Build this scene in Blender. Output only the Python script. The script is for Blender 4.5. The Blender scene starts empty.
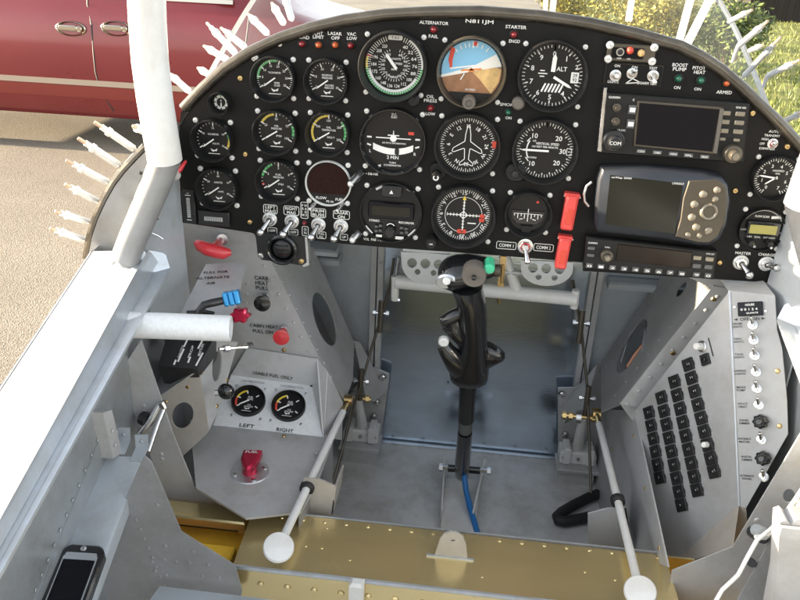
import bpy, bmesh, math, random
from mathutils import Vector, Matrix
from mathutils.geometry import tessellate_polygon
random.seed(7)
scene = bpy.context.scene
COL = scene.collection
V = Vector
PI = math.pi
def rad(a): return a*PI/180
# ------------------------------------------------------------------ camera
EYE = V((0, 0, 1.75))
CR = V((0.99339637, 0.10646947, 0.042754)); CU = V((-0.08290861, 0.40856401, 0.90895633)); CW = V((-0.07930835, 0.90649859, -0.41469324))
cd = bpy.data.cameras.new('camera'); cam = bpy.data.objects.new('camera', cd); COL.objects.link(cam)
cd.sensor_fit = 'HORIZONTAL'; cd.sensor_width = 36.0; cd.lens = 36.0; cd.clip_start = 0.01; cd.clip_end = 3000
mw = Matrix((CR, CU, -CW)).transposed().to_4x4(); mw.translation = EYE
cam.matrix_world = mw
scene.camera = cam
# surveyed points: where the line of sight of a photograph point meets a given plane of the cockpit
def ray(px, py): return CR*((px-400)/800)+CU*((300-py)/800)+CW
def oY(px, py, Y): d = ray(px, py); return EYE+d*(Y/d.y)
def oZ(px, py, z): d = ray(px, py); return EYE+d*(z/d.z)          # z relative to the eye
def oX(px, py, X): d = ray(px, py); return EYE+d*(X/d.x)
def oD(px, py, dd): return EYE+ray(px, py)*dd
def oP(px, py, p0, n): d = ray(px, py); return EYE+d*((p0-EYE).dot(n)/d.dot(n))
def zrel(x, y, z): return V((x, y, z+EYE.z))
# ------------------------------------------------------------------ materials
MATS = {}
def mat(name, col, rough=.5, metal=0., var=0., vscale=20., bump=0., bscale=200., coat=0., emit=None, col2=None, aniso=None, spec=.5, detail=4, wear=0.):
    m = bpy.data.materials.new(name); m.use_nodes = True
    nt = m.node_tree; b = nt.nodes['Principled BSDF']
    b.inputs['Base Color'].default_value = (*col, 1); b.inputs['Roughness'].default_value = rough; b.inputs['Metallic'].default_value = metal
    b.inputs['Coat Weight'].default_value = coat; b.inputs['Coat Roughness'].default_value = .05
    b.inputs['Specular IOR Level'].default_value = spec
    tc = None
    if var or bump or col2 or wear:
        tc = nt.nodes.new('ShaderNodeTexCoord'); mp = nt.nodes.new('ShaderNodeMapping'); nt.links.new(tc.outputs['Object'], mp.inputs['Vector'])
        if aniso: mp.inputs['Scale'].default_value = aniso
    if var or col2:
        n = nt.nodes.new('ShaderNodeTexNoise'); n.inputs['Scale'].default_value = vscale; n.inputs['Detail'].default_value = detail; n.inputs['Roughness'].default_value = .65
        nt.links.new(mp.outputs[0], n.inputs['Vector'])
        r = nt.nodes.new('ShaderNodeValToRGB'); r.color_ramp.elements[0].position = .3; r.color_ramp.elements[1].position = .7
        c2 = col2 or tuple(min(1, c*(1+var)) for c in col); c1 = col if col2 else tuple(c*(1-var) for c in col)
        r.color_ramp.elements[0].color = (*c1, 1); r.color_ramp.elements[1].color = (*c2, 1)
        nt.links.new(n.outputs[0], r.inputs[0]); nt.links.new(r.outputs[0], b.inputs['Base Color'])
        mr = nt.nodes.new('ShaderNodeMapRange'); mr.inputs[3].default_value = max(.02, rough*.82); mr.inputs[4].default_value = min(1, rough*1.2)
        nt.links.new(n.outputs[0], mr.inputs[0]); nt.links.new(mr.outputs[0], b.inputs['Roughness'])
    if wear:                                                # rubbed smudges and fine scratches in the paint itself
        src = b.inputs['Base Color'].links[0].from_socket if b.inputs['Base Color'].links else None
        w1 = nt.nodes.new('ShaderNodeTexNoise'); w1.inputs['Scale'].default_value = 13; w1.inputs['Detail'].default_value = 10; w1.inputs['Roughness'].default_value = .72
        nt.links.new(tc.outputs['Object'], w1.inputs['Vector'])
        r1 = nt.nodes.new('ShaderNodeValToRGB'); e1 = r1.color_ramp.elements; e1[0].position = .36; k = 1-wear; e1[0].color = (k*.98, k*.95, k*.9, 1); e1[1].position = .56; e1[1].color = (1, 1, 1, 1)
        nt.links.new(w1.outputs[0], r1.inputs[0])
        sp_ = nt.nodes.new('ShaderNodeMapping'); sp_.inputs['Scale'].default_value = (60, 900, 60); sp_.inputs['Rotation'].default_value = (.4, .5, .7); nt.links.new(tc.outputs['Object'], sp_.inputs['Vector'])
        w2 = nt.nodes.new('ShaderNodeTexNoise'); w2.inputs['Scale'].default_value = .35; w2.inputs['Detail'].default_value = 5; nt.links.new(sp_.outputs[0], w2.inputs['Vector'])
        r2 = nt.nodes.new('ShaderNodeValToRGB'); e2 = r2.color_ramp.elements; e2[0].position = .70; e2[0].color = (1, 1, 1, 1); e2[1].position = .76; e2[1].color = (1-wear*.8, 1-wear*.8, 1-wear*.8, 1)
        nt.links.new(w2.outputs[0], r2.inputs[0])
        m1 = nt.nodes.new('ShaderNodeMix'); m1.data_type = 'RGBA'; m1.blend_type = 'MULTIPLY'; m1.inputs[0].default_value = 1
        m2 = nt.nodes.new('ShaderNodeMix'); m2.data_type = 'RGBA'; m2.blend_type = 'MULTIPLY'; m2.inputs[0].default_value = 1
        if src: nt.links.new(src, m1.inputs[6])
        else: m1.inputs[6].default_value = (*col, 1)
        nt.links.new(r1.outputs[0], m1.inputs[7]); nt.links.new(m1.outputs[2], m2.inputs[6]); nt.links.new(r2.outputs[0], m2.inputs[7]); nt.links.new(m2.outputs[2], b.inputs['Base Color'])
    if bump:
        n2 = nt.nodes.new('ShaderNodeTexNoise'); n2.inputs['Scale'].default_value = bscale; n2.inputs['Detail'].default_value = 3
        nt.links.new(mp.outputs[0], n2.inputs['Vector'])
        bp = nt.nodes.new('ShaderNodeBump'); bp.inputs['Strength'].default_value = bump; bp.inputs['Distance'].default_value = .002
        nt.links.new(n2.outputs[0], bp.inputs['Height']); nt.links.new(bp.outputs[0], b.inputs['Normal'])
    if emit:
        b.inputs['Emission Color'].default_value = (*emit[0], 1); b.inputs['Emission Strength'].default_value = emit[1]
    MATS[name] = m
    return m
mat('panel_black', (.0048, .0047, .0046), .45, spec=.22, var=.25, vscale=60, bump=.15, bscale=900)
mat('dial_black', (.008, .008, .0085), .35, coat=.15, spec=.3)
mat('bezel_black', (.012, .012, .012), .42, spec=.3, bump=.1, bscale=700)
mat('mark_white', (.80, .80, .77), .5)
mat('mark_black', (.012, .012, .012), .6)
mat('mark_green', (.06, .42, .12), .5)
mat('mark_yellow', (.75, .55, .05), .5)
mat('mark_red', (.62, .06, .035), .45)
mat('mark_orange', (.75, .25, .06), .5)
mat('sky_blue', (.22, .50, .72), .4, coat=.3)
mat('earth_brown', (.30, .14, .065), .4, coat=.3, var=.25, vscale=80)
mat('glare_lamp_tan', (.62, .40, .16), .4, coat=.3, var=.3, vscale=90)
mat('pale_card', (.80, .78, .72), .4, coat=.3)
mat('screw_white', (.72, .72, .70), .35, .25)
mat('steel', (.62, .62, .62), .25, 1., var=.1, vscale=90)
mat('brass', (.60, .43, .20), .3, 1., var=.15, vscale=120)
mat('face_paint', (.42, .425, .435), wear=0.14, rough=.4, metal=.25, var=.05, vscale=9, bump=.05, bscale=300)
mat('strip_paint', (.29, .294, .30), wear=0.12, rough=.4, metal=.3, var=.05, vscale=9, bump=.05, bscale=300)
mat('floor_paint', (.69, .685, .68), wear=0.24, rough=.42, metal=.15, var=.06, vscale=9, bump=.06, bscale=350)
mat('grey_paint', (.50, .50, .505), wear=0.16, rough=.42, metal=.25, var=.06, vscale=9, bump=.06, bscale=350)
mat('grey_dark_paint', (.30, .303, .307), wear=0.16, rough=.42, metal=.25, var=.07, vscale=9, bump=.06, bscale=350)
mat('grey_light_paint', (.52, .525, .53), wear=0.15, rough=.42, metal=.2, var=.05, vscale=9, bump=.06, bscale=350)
mat('warm_grey_tint', (.50, .465, .42), wear=0.12, rough=.4, metal=.15, var=.05, vscale=14, bump=.05, bscale=300)  # cream tone carries warm reflected light of bracket flange and console underside
mat('side_grey_paint', (.36, .385, .41), wear=0.18, rough=.33, metal=.45, var=.08, vscale=8, bump=.05, bscale=300)
mat('blue_grey_paint', (.44, .48, .52), wear=0.14, rough=.38, metal=.3, var=.06, vscale=8, bump=.05, bscale=300)
mat('aluminium', (.66, .68, .71), wear=0.1, rough=.34, metal=.85, var=.08, vscale=14, aniso=(1, 8, 1))
mat('rail_silver', (.58, .62, .67), wear=0.12, rough=.33, metal=.55, var=.06, vscale=9, aniso=(6, 1, 1))
mat('firewall_steel', (.56, .645, .74), .16, .97, var=.10, vscale=5, aniso=(1, 1, 5), bump=.04, bscale=60)
mat('gold_anodized', (.84, .69, .37), .25, .85, aniso=(1, 5, 1), var=.06, vscale=10, bump=.03, bscale=220, detail=3)
mat('amber_sun_tint', (.95, .52, .05), .35, .0, var=.15, vscale=20)  # sunlight on the gold spar end put into an amber base colour
mat('white_paint', (.74, .74, .73), .38, wear=.10, var=.03, vscale=20)
mat('white_card', (.70, .71, .72), .5, .1, var=.06, vscale=220, detail=2)
mat('cleco_silver', (.66, .66, .65), .36, .4, var=.05, vscale=150)
mat('cleco_grey', (.42, .425, .43), .36, .5, var=.05, vscale=150)
mat('copper', (.60, .43, .31), .34, .7)
mat('black_plastic', (.014, .014, .015), .35, bump=.1, bscale=600)
mat('black_gloss', (.011, .011, .012), .16, coat=.4)
mat('black_rubber', (.018, .018, .018), .6)
mat('trim_dark', (.115, .10, .08), .26, .8, var=.3, vscale=30, coat=.2)
mat('screen_dark', (.006, .006, .009), .12, spec=.22)
mat('screen_olive', (.018, .018, .012), .14, spec=.25)
mat('screen_bronze', (.018, .012, .008), .14, spec=.3)
mat('screen_red_dark', (.020, .006, .0045), .3, spec=.15, var=.4, vscale=400)
mat('lcd_yellow', (.36, .33, .10), .3)
mat('grey_metallic', (.10, .086, .066), .38, .5, var=.05, vscale=60)
mat('gps_case', (.032, .036, .045), .3, .3)
mat('key_grey', (.10, .10, .10), .5)
mat('key_light', (.27, .24, .19), .33, .5)
mat('red_plastic', (.60, .035, .045), .28, coat=.3)
mat('red_cover', (.68, .07, .06), .35, coat=.1)
mat('red_anodized', (.50, .02, .06), .25, .6)
mat('blue_anodized', (.035, .24, .50), .28, .5)
mat('blue_wire', (.03, .20, .55), .4)
mat('led_red', (.20, .008, .012), .12, coat=.6)
mat('led_orange', (.48, .09, .02), .15, coat=.6)
mat('led_green', (.01, .10, .055), .12, coat=.6)
mat('button_green', (.06, .52, .28), .3, coat=.2)
mat('hat_brown', (.13, .115, .10), .45)
mat('wire_copper', (.50, .20, .10), .4)
mat('phone_silver', (.55, .57, .60), .25, .7)
mat('van_maroon', (.185, .014, .019), .28, .3, coat=.8, var=.04, vscale=2)
mat('van_strip', (.42, .34, .27), .35, .2)
mat('van_ground_glow', (.22, .035, .028), .35, .4, coat=.4)  # warmer red painted for the ground's reflection low on the van
mat('van_chrome', (.55, .50, .42), .18, 1.)
mat('van_glass', (.01, .012, .014), .05, coat=.5)
mat('tyre', (.02, .02, .02), .8, bump=.3, bscale=80)
mat('bark', (.10, .07, .045), .9, var=.3, vscale=30, bump=.5, bscale=40)
mat('timber_dark', (.016, .011, .009), .75, var=.4, vscale=6, aniso=(1, 1, 12), bump=.3, bscale=40)
mat('roof_dark', (.03, .028, .027), .8)
def leafmat(name, c1, c2):
    m = mat(name, c1, .55, col2=c2, vscale=3.5)
    b = m.node_tree.nodes['Principled BSDF']; b.inputs['Subsurface Weight'].default_value = 0
    return m
leafmat('leaf_yellow', (.17, .15, .025), (.36, .30, .06)); leafmat('leaf_green', (.05, .085, .016), (.12, .14, .03)); leafmat('blade', (.07, .12, .02), (.19, .2, .045))
def pavement_mat():
    m = mat('pavement', (.29, .245, .19), .88); nt = m.node_tree; b = nt.nodes['Principled BSDF']
    tc = nt.nodes.new('ShaderNodeTexCoord')
    vo = nt.nodes.new('ShaderNodeTexVoronoi'); vo.inputs['Scale'].default_value = 130
    n = nt.nodes.new('ShaderNodeTexNoise'); n.inputs['Scale'].default_value = 45; n.inputs['Detail'].default_value = 9; n.inputs['Roughness'].default_value = .8
    n2 = nt.nodes.new('ShaderNodeTexNoise'); n2.inputs['Scale'].default_value = .8; n2.inputs['Detail'].default_value = 4
    for k in (vo, n, n2): nt.links.new(tc.outputs['Object'], k.inputs['Vector'])
    r = nt.nodes.new('ShaderNodeValToRGB'); e = r.color_ramp.elements
    e[0].position = .05; e[0].color = (.13, .108, .082, 1); e[1].position = .95; e[1].color = (.42, .365, .29, 1)
    mx = nt.nodes.new('ShaderNodeMix'); mx.data_type = 'RGBA'; mx.blend_type = 'MIX'; mx.inputs[0].default_value = .45
    nt.links.new(vo.outputs['Color'], r.inputs[0])
    r2 = nt.nodes.new('ShaderNodeValToRGB'); e = r2.color_ramp.elements; e[0].position = .32; e[0].color = (.15, .123, .093, 1); e[1].position = .68; e[1].color = (.38, .33, .26, 1)
    nt.links.new(n.outputs[0], r2.inputs[0])
    nt.links.new(r.outputs[0], mx.inputs[6]); nt.links.new(r2.outputs[0], mx.inputs[7])
    mx2 = nt.nodes.new('ShaderNodeMix'); mx2.data_type = 'RGBA'; mx2.blend_type = 'MULTIPLY'; mx2.inputs[0].default_value = .5
    r3 = nt.nodes.new('ShaderNodeValToRGB'); r3.color_ramp.elements[0].position = .35; r3.color_ramp.elements[0].color = (.5, .5, .52, 1); r3.color_ramp.elements[1].position = .65
    nt.links.new(n2.outputs[0], r3.inputs[0]); nt.links.new(mx.outputs[2], mx2.inputs[6]); nt.links.new(r3.outputs[0], mx2.inputs[7])
    nt.links.new(mx2.outputs[2], b.inputs['Base Color'])
    bp = nt.nodes.new('ShaderNodeBump'); bp.inputs['Strength'].default_value = .35; bp.inputs['Distance'].default_value = .006
    nt.links.new(vo.outputs['Distance'], bp.inputs['Height']); nt.links.new(bp.outputs[0], b.inputs['Normal'])
pavement_mat()
mat('lawn', (.085, .12, .02), .9, col2=(.24, .22, .06), vscale=2.2, bump=.6, bscale=40, detail=8)
def glass_mat():
    m = bpy.data.materials.new('plexiglass'); m.use_nodes = True; nt = m.node_tree; nt.nodes.clear()
    o = nt.nodes.new('ShaderNodeOutputMaterial'); mix = nt.nodes.new('ShaderNodeMixShader'); t = nt.nodes.new('ShaderNodeBsdfTransparent'); g = nt.nodes.new('ShaderNodeBsdfGlossy')
    d = nt.nodes.new('ShaderNodeBsdfDiffuse'); mix2 = nt.nodes.new('ShaderNodeMixShader'); lw = nt.nodes.new('ShaderNodeLayerWeight')
    t.inputs[0].default_value = (.93, .96, .97, 1); g.inputs['Roughness'].default_value = .06; lw.inputs[0].default_value = .035; g.inputs[0].default_value = (.75, .78, .8, 1)
    d.inputs[0].default_value = (.8, .8, .8, 1); mix2.inputs[0].default_value = .015
    nt.links.new(lw.outputs['Fresnel'], mix.inputs[0]); nt.links.new(t.outputs[0], mix.inputs[1]); nt.links.new(g.outputs[0], mix.inputs[2])
    nt.links.new(mix.outputs[0], mix2.inputs[1]); nt.links.new(d.outputs[0], mix2.inputs[2]); nt.links.new(mix2.outputs[0], o.inputs[0])
    MATS['plexiglass'] = m
glass_mat()
# ------------------------------------------------------------------ text cache
_tc = {}
def text_mesh(s):
    if s in _tc: return _tc[s]
    c = bpy.data.curves.new('lettering', 'FONT'); c.body = s; c.size = 1; c.offset = .012; c.resolution_u = 2; c.align_x = 'CENTER'; c.space_line = .95
    o = bpy.data.objects.new('lettering', c); COL.objects.link(o)
    dg = bpy.context.evaluated_depsgraph_get(); dg.update()
    me = bpy.data.meshes.new_from_object(o.evaluated_get(dg))
    vs = [tuple(v.co) for v in me.vertices]; fs = [tuple(p.vertices) for p in me.polygons]
    bpy.data.objects.remove(o); bpy.data.curves.remove(c); bpy.data.meshes.remove(me)
    if vs:
        x0 = min(v[0] for v in vs); x1 = max(v[0] for v in vs); y0 = min(v[1] for v in vs); y1 = max(v[1] for v in vs)
        vs = [(v[0]-(x0+x1)/2, v[1]-(y0+y1)/2) for v in vs]
        _tc[s] = (vs, fs, x1-x0, y1-y0)
    else: _tc[s] = ([], [], 0, 0)
    return _tc[s]
# ------------------------------------------------------------------ mesh builder
class MB:
    def __init__(s, *mats):
        s.v = []; s.f = []; s.m = []; s.mats = list(mats); s.T = Matrix.Identity(4); s.cm = 0
    def mi(s, name):
        if name not in s.mats: s.mats.append(name)
        s.cm = s.mats.index(name); return s
    def add(s, vs, fs):
        o = len(s.v); T = s.T
        s.v += [T @ V(p) for p in vs]; s.f += [tuple(i+o for i in f) for f in fs]; s.m += [s.cm]*len(fs); return s
    def poly(s, pts): return s.add(pts, [tuple(range(len(pts)))])
    def loft(s, rings, closed=True, cap0=True, cap1=True):
        n = len(rings[0]); vs = [p for r in rings for p in r]; fs = []
        for i in range(len(rings)-1):
            for j in range(n if closed else n-1):
                k = (j+1) % n
                fs.append((i*n+j, i*n+k, (i+1)*n+k, (i+1)*n+j))
        if cap0: fs.append(tuple(range(n))[::-1])
        if cap1: fs.append(tuple((len(rings)-1)*n+j for j in range(n)))
        return s.add(vs, fs)
    def prism(s, poly, w0, w1, ch=0.):                       # outline in (u, v), extruded w0 -> w1, front edge chamfered
        n = len(poly); A = sum(poly[i][0]*poly[(i+1) % n][1]-poly[(i+1) % n][0]*poly[i][1] for i in range(n))
        if A < 0: poly = poly[::-1]
        r = [[(x, y, w0) for x, y in poly]]
        if ch:
            ins = []
            for i in range(n):
                p = V(poly[i-1]); q = V(poly[i]); t = V(poly[(i+1) % n])
                a = (q-p); b = (t-q)
                a = a.normalized() if a.length > 1e-9 else V((1, 0)); b = b.normalized() if b.length > 1e-9 else a
                na = V((-a.y, a.x)); nb = V((-b.y, b.x)); m = na+nb
                m = m/max(.35, m.length_squared/2) if m.length > 1e-6 else na
                ins.append(q+m*ch)
            r += [[(x, y, w1-ch) for x, y in poly], [(p.x, p.y, w1) for p in ins]]
        else: r.append([(x, y, w1) for x, y in poly])
        return s.loft(r)
    def rrect(s, cx, cy, w, h, rr, w0, w1, ch=0., seg=4):
        return s.prism(rrpts(cx, cy, w, h, rr, seg), w0, w1, ch)
    def box(s, c, d, ch=0.):
        t = s.T.copy(); s.T = s.T @ Matrix.Translation(V(c))
        a, b = d[0]/2, d[1]/2
        s.prism([(-a, -b), (a, -b), (a, b), (-a, b)], -d[2]/2, d[2]/2, ch); s.T = t; return s
    def lathe(s, prof, n=32, cap0=True, cap1=True, c=(0, 0)):
        return s.loft([[(c[0]+r*math.cos(2*PI*j/n), c[1]+r*math.sin(2*PI*j/n), w) for j in range(n)] for r, w in prof], True, cap0, cap1)
    def disc(s, c, r, w, n=32, r2=None):
        return s.poly([(c[0]+r*math.cos(2*PI*j/n), c[1]+(r2 or r)*math.sin(2*PI*j/n), w) for j in range(n)])
    def tube(s, path, r, n=10, caps=True):
        path = [V(p) for p in path]; rs = r if isinstance(r, (list, tuple)) else [r]*len(path)
        rings = []; up = None
        for i, p in enumerate(path):
            d = (path[min(i+1, len(path)-1)]-path[max(i-1, 0)])
            if d.length < 1e-9: d = V((0, 0, 1))
            d.normalize()
            if up is None: up = V((0, 0, 1)) if abs(d.z) < .9 else V((1, 0, 0))
            a = d.cross(up).normalized(); b = d.cross(a).normalized(); up = -b
            rings.append([p+a*(rs[i]*math.cos(2*PI*j/n))+b*(rs[i]*math.sin(2*PI*j/n)) for j in range(n)])
        return s.loft(rings, True, caps, caps)
    def ball(s, c, r, nu=14, nv=8, sc=(1, 1, 1)):
        c = V(c)
        return s.loft([[c+V((sc[0]*r*math.sin(a)*math.cos(2*PI*j/nu), sc[1]*r*math.sin(a)*math.sin(2*PI*j/nu), sc[2]*r*math.cos(a))) for j in range(nu)] for a in [max(.02, min(PI-.02, PI-PI*i/nv)) for i in range(nv+1)]])
    def arc(s, r0, r1, a0, a1, w, n=24, c=(0, 0)):           # clock angles, degrees clockwise from the top
        pts = []
        for i in range(n+1):
            a = rad(a0+(a1-a0)*i/n); pts.append((math.sin(a), math.cos(a)))
        vs = [(c[0]+x*r0, c[1]+y*r0, w) for x, y in pts]+[(c[0]+x*r1, c[1]+y*r1, w) for x, y in pts]
        return s.add(vs, [(i, i+1, n+2+i, n+1+i) for i in range(n)])
    def tick(s, a, r0, r1, wd, w):
        a = rad(a); d = V((math.sin(a), math.cos(a))); t = V((d.y, -d.x))*wd/2
        p = [d*r0-t, d*r0+t, d*r1+t, d*r1-t]
        return s.poly([(q.x, q.y, w) for q in p])
    def line(s, p, q, wd, w):
        p = V(p[:2]); q = V(q[:2]); d = (q-p).normalized(); t = V((-d.y, d.x))*wd/2
        return s.poly([(k.x, k.y, w) for k in (p-t, q-t, q+t, p+t)])
    def outline(s, pts, wd, w, closed=True):
        n = len(pts)
        for i in range(n if closed else n-1): s.line(pts[i], pts[(i+1) % n], wd, w)
        return s
    def text(s, t, u, v, h, w, width=None, rot=0., left=False):
        vs, fs, tw, th = text_mesh(t)
        if not vs: return s
        k = h/th if '\n' not in t else h/.7
        kx = k if width is None else width/tw
        if left: u = u+tw*kx/2
        ca, sa = math.cos(rot), math.sin(rot)
        return s.add([(u+x*kx*ca-y*k*sa, v+x*kx*sa+y*k*ca, w) for x, y in vs], fs)
    def plate(s, pts, th, n, holes=()):                       # flat 3D outline with holes, thickness th behind it
        n = V(n).normalized(); loops = [[V(p) for p in pts]]+[[V(p) for p in h] for h in holes]
        off = -n*th
        tri = tessellate_polygon(loops); flat = [p for l in loops for p in l]; N = len(flat)
        fs = []
        for t in tri:
            a, b, c = (flat[i] for i in t)
            t = tuple(t) if (b-a).cross(c-a).dot(n) > 0 else tuple(t)[::-1]
            fs.append(t); fs.append(tuple(i+N for i in t)[::-1])
        o = 0
        for l in loops:
            k = len(l)
            for i in range(k): fs.append((o+i, o+(i+1) % k, N+o+(i+1) % k, N+o+i))
            o += k
        return s.add(flat+[p+off for p in flat], fs)
    def rivet(s, p, n, r=.002, hgt=.5):
        p = V(p); n = V(n).normalized(); a = n.orthogonal().normalized(); b = n.cross(a)
        return s.loft([[p+(a*math.cos(2*PI*j/8)+b*math.sin(2*PI*j/8))*r*q+n*(r*hgt*h) for j in range(8)] for q, h in ((1, 0), (.8, .7), (.35, 1))], True, False, True)
    def rivets(s, p, q, k, n, r=.002):
        p = V(p); q = V(q)
        for i in range(k): s.rivet(p.lerp(q, i/max(1, k-1)), n, r)
        return s
    def build(s, name, parent=None, inv=None, smooth=30, label=None, recalc=False):
        vs = [inv @ p for p in s.v] if inv is not None else s.v
        me = bpy.data.meshes.new(name); me.from_pydata([tuple(p) for p in vs], [], s.f)
        for k in s.mats: me.materials.append(MATS[k])
        me.polygons.foreach_set('material_index', s.m)
        if recalc:
            bm = bmesh.new(); bm.from_mesh(me); bmesh.ops.recalc_face_normals(bm, faces=bm.faces); bm.to_mesh(me); bm.free()
        if smooth:
            me.polygons.foreach_set('use_smooth', [True]*len(me.polygons)); me.set_sharp_from_angle(angle=rad(smooth))
        me.update()
        o = bpy.data.objects.new(name, me); COL.objects.link(o)
        if parent is not None: o.parent = parent
        if label: o['label'] = label
        return o
def rrpts(cx, cy, w, h, rr, seg=4):
    p = []
    rr = min(rr, w/2-1e-6, h/2-1e-6)
    for k, (sx, sy) in enumerate(((1, 1), (-1, 1), (-1, -1), (1, -1))):
        for i in range(seg+1):
            a = rad(90*k+90*i/seg); p.append((cx+sx*(w/2-rr)+rr*math.cos(a), cy+sy*(h/2-rr)+rr*math.sin(a)))
    return p
# ------------------------------------------------------------------ things
class Thing:
    def __init__(s, name, label, cat, M, group=None):
        if not isinstance(M, Matrix): M = Matrix.Translation(V(M))
        o = bpy.data.objects.new(name, None); COL.objects.link(o); o.empty_display_size = .02
        o.matrix_world = M; s.o = o; s.M = M; s.inv = M.inverted()
        o['label'] = label; o['category'] = cat
        if group: o['group'] = group
    def world(s, mb, name, parent=None, **k): return mb.build(name, parent or s.o, s.inv, **k)     # built in world coordinates
    def local(s, mb, name, parent=None, **k): return mb.build(name, parent or s.o, None, **k)      # built in the thing's own frame
class Frame:
    def __init__(s, o, u, v):
        s.o = V(o); s.u = V(u).normalized(); v = V(v); s.v = (v-s.u*v.dot(s.u)).normalized(); s.w = s.u.cross(s.v)
    def at(s, px, py): return oP(px, py, s.o, s.w)
    def M(s, px=None, py=None, p=None):
        if p is None: p = s.at(px, py) if px is not None else s.o
        m = Matrix((s.u, s.v, s.w)).transposed().to_4x4(); m.translation = p; return m
    def uv(s, px, py, o=None):
        d = s.at(px, py)-(o if o is not None else s.o); return V((d.dot(s.u), d.dot(s.v)))
    def mpp(s, px, py): return (s.at(px+1, py)-s.at(px, py)).length
def ordn(i): return ['first', 'second', 'third', 'fourth', 'fifth', 'sixth', 'seventh', 'eighth', 'ninth', 'tenth', 'eleventh', 'twelfth'][i]
PY = .95
PF = Frame(oY(480, 150, PY), (1, 0, 0), (0, 0, 1))          # the instrument panel's plane
_screw = {}
def screw_mesh(r, m):
    k = (round(r, 5), m)
    if k not in _screw:
        b = MB(m); b.lathe([(r, 0), (r, r*.25), (r*.8, r*.55), (r*.42, r*.65)], 14); b.mi('key_grey')
        b.poly([(-r*.4, -r*.06, r*.67), (r*.4, -r*.06, r*.67), (r*.4, r*.06, r*.67), (-r*.4, r*.06, r*.67)])
        o = b.build('screw'); _screw[k] = o.data; bpy.data.objects.remove(o)
    return _screw[k]
def screw(t, u, v, w=0, r=.003, m='screw_white'):
    o = bpy.data.objects.new('screw', screw_mesh(r, m)); COL.objects.link(o); o.parent = t.o; o.location = (u, v, w); o.rotation_euler = (0, 0, random.random()*3); return o
# ------------------------------------------------------------------ instrument panel
P = Thing('instrument_panel', 'black instrument panel with a curved top, filling the upper half of the cockpit', 'instrument panel', PF.M(p=V((0, PY, EYE.z-.37))))
PO = V((0, PY, EYE.z-.37))
def pl(px, py): return PF.uv(px, py, PO)                    # panel coordinates (metres right of centre, metres above the lower edge)
ARCH = [(184, 110), (203, 90), (225, 70), (250, 54), (280, 40), (310, 30), (345, 22), (385, 16.5), (430, 14), (480, 13.5), (540, 18), (590, 25.5), (635, 35.5), (680, 48), (700, 58), (720, 71), (740, 88), (760, 107), (780, 126), (800, 148), (818, 172), (830, 200)]
arch2 = [pl(p[0], p[1]-1.8) for p in ARCH]
low = [(838, 284), (790, 284), (713, 279), (583, 271), (583, 262.5), (480, 254), (400, 248.5), (345, 244), (313, 240.5), (256, 234), (250, 232.5), (182, 222.5)]
outl = [pl(*p) for p in low]+[pl(178, 150)]+[pl(181, 112)]+arch2[1:-1]
b = MB('panel_black'); b.prism([(p.x, p.y) for p in outl], -.003, 0)
P.local(b, 'panel_plate')
b = MB('trim_dark'); b.tube([(p.x, p.y, .001) for p in arch2], .0068, 12); P.local(b, 'edge_trim', smooth=60)
def placard(txt, px, py, hpx, wpx=None, m='mark_white', box=None, vert=False, name='placard'):
    u, v = pl(px, py); k = PF.mpp(px, py); b = MB(m)
    b.text(txt, u, v, hpx*k, .0007, wpx*k if wpx else None)
    if box:
        w, h = box[0]*k/2, box[1]*k/2; c = .25*min(w, h)
        b.outline([(u-w+c, v-h), (u+w-c, v-h), (u+w, v-h+c), (u+w, v+h-c), (u+w-c, v+h), (u-w+c, v+h), (u-w, v+h-c), (u-w, v-h+c)], .0007, .0006)
    return P.local(b, name, smooth=0)
for t, x, y, h, w in (('LOAD', 303, 37.3, 3.2, 13), ('CHT', 318.5, 33.3, 3.2, 9), ('LIMIT', 318.5, 37, 3.2, 11), ('LASAR', 335, 33.5, 3.2, 14), ('OFF', 335.5, 38, 3.2, 8.5), ('VAC', 351.5, 34, 3.2, 9), ('LOW', 352, 38.3, 3.2, 10),
        ('ALTERNATOR', 434, 22.8, 3.2, 29), ('FAIL', 433.5, 36.3, 3.2, 9.5), ('N811JM', 479.5, 22, 4.6, 28), ('STARTER', 516, 27, 3.3, 21), ('ENGD', 514.5, 41.2, 3.2, 11),
        ('OIL', 430.5, 96.5, 3.2, 8), ('PRESS', 430.5, 100.6, 3.2, 13), ('LOW', 430.5, 113.8, 3, 9.5), ('SMOKE', 508, 104.6, 3, 16), ('ON', 508.5, 117.8, 2.8, 6),
        ('BOOST', 680, 65, 3.6, 15.5), ('PUMP', 679.5, 69.2, 3.6, 13.5), ('ON', 677, 87.5, 3.2, 6.5), ('PITOT', 699, 68, 3.4, 13), ('HEAT', 699.5, 72.2, 3.4, 11.5), ('ON', 697.5, 89, 3, 7), ('ARMED', 724, 92.2, 3.4, 15.5),
        ('• DB-NB', 372, 173.8, 2.4, 12), ('VOL  PAB  PULL', 374, 239.5, 2.6, 21),
        ('MASTER', 743, 253, 3, 16), ('CHARGE', 766.5, 254.5, 3, 17), ('AUTO', 774, 131.5, 2.6, 11), ('TRANSMIT', 772, 135.5, 2.4, 16), ('HIGH', 765, 139, 2.4, 7), ('OFF', 762, 143.5, 2.4, 5), ('DIMMER', 767, 148.5, 2.4, 16)):
    placard(t, x, y, h, w)
placard('LEFT\nMAG', 270.5, 209, 3, 10.5, box=(13.5, 9)); placard('RIGHT\nMAG', 291.5, 210.5, 3, 12, box=(15, 9)); placard('PRIM\nBUSS', 318.5, 212.8, 3, 12, box=(14.5, 9)); placard('LASAR\nON', 341.5, 214.7, 3, 13.5, box=(16, 8.5))
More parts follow.
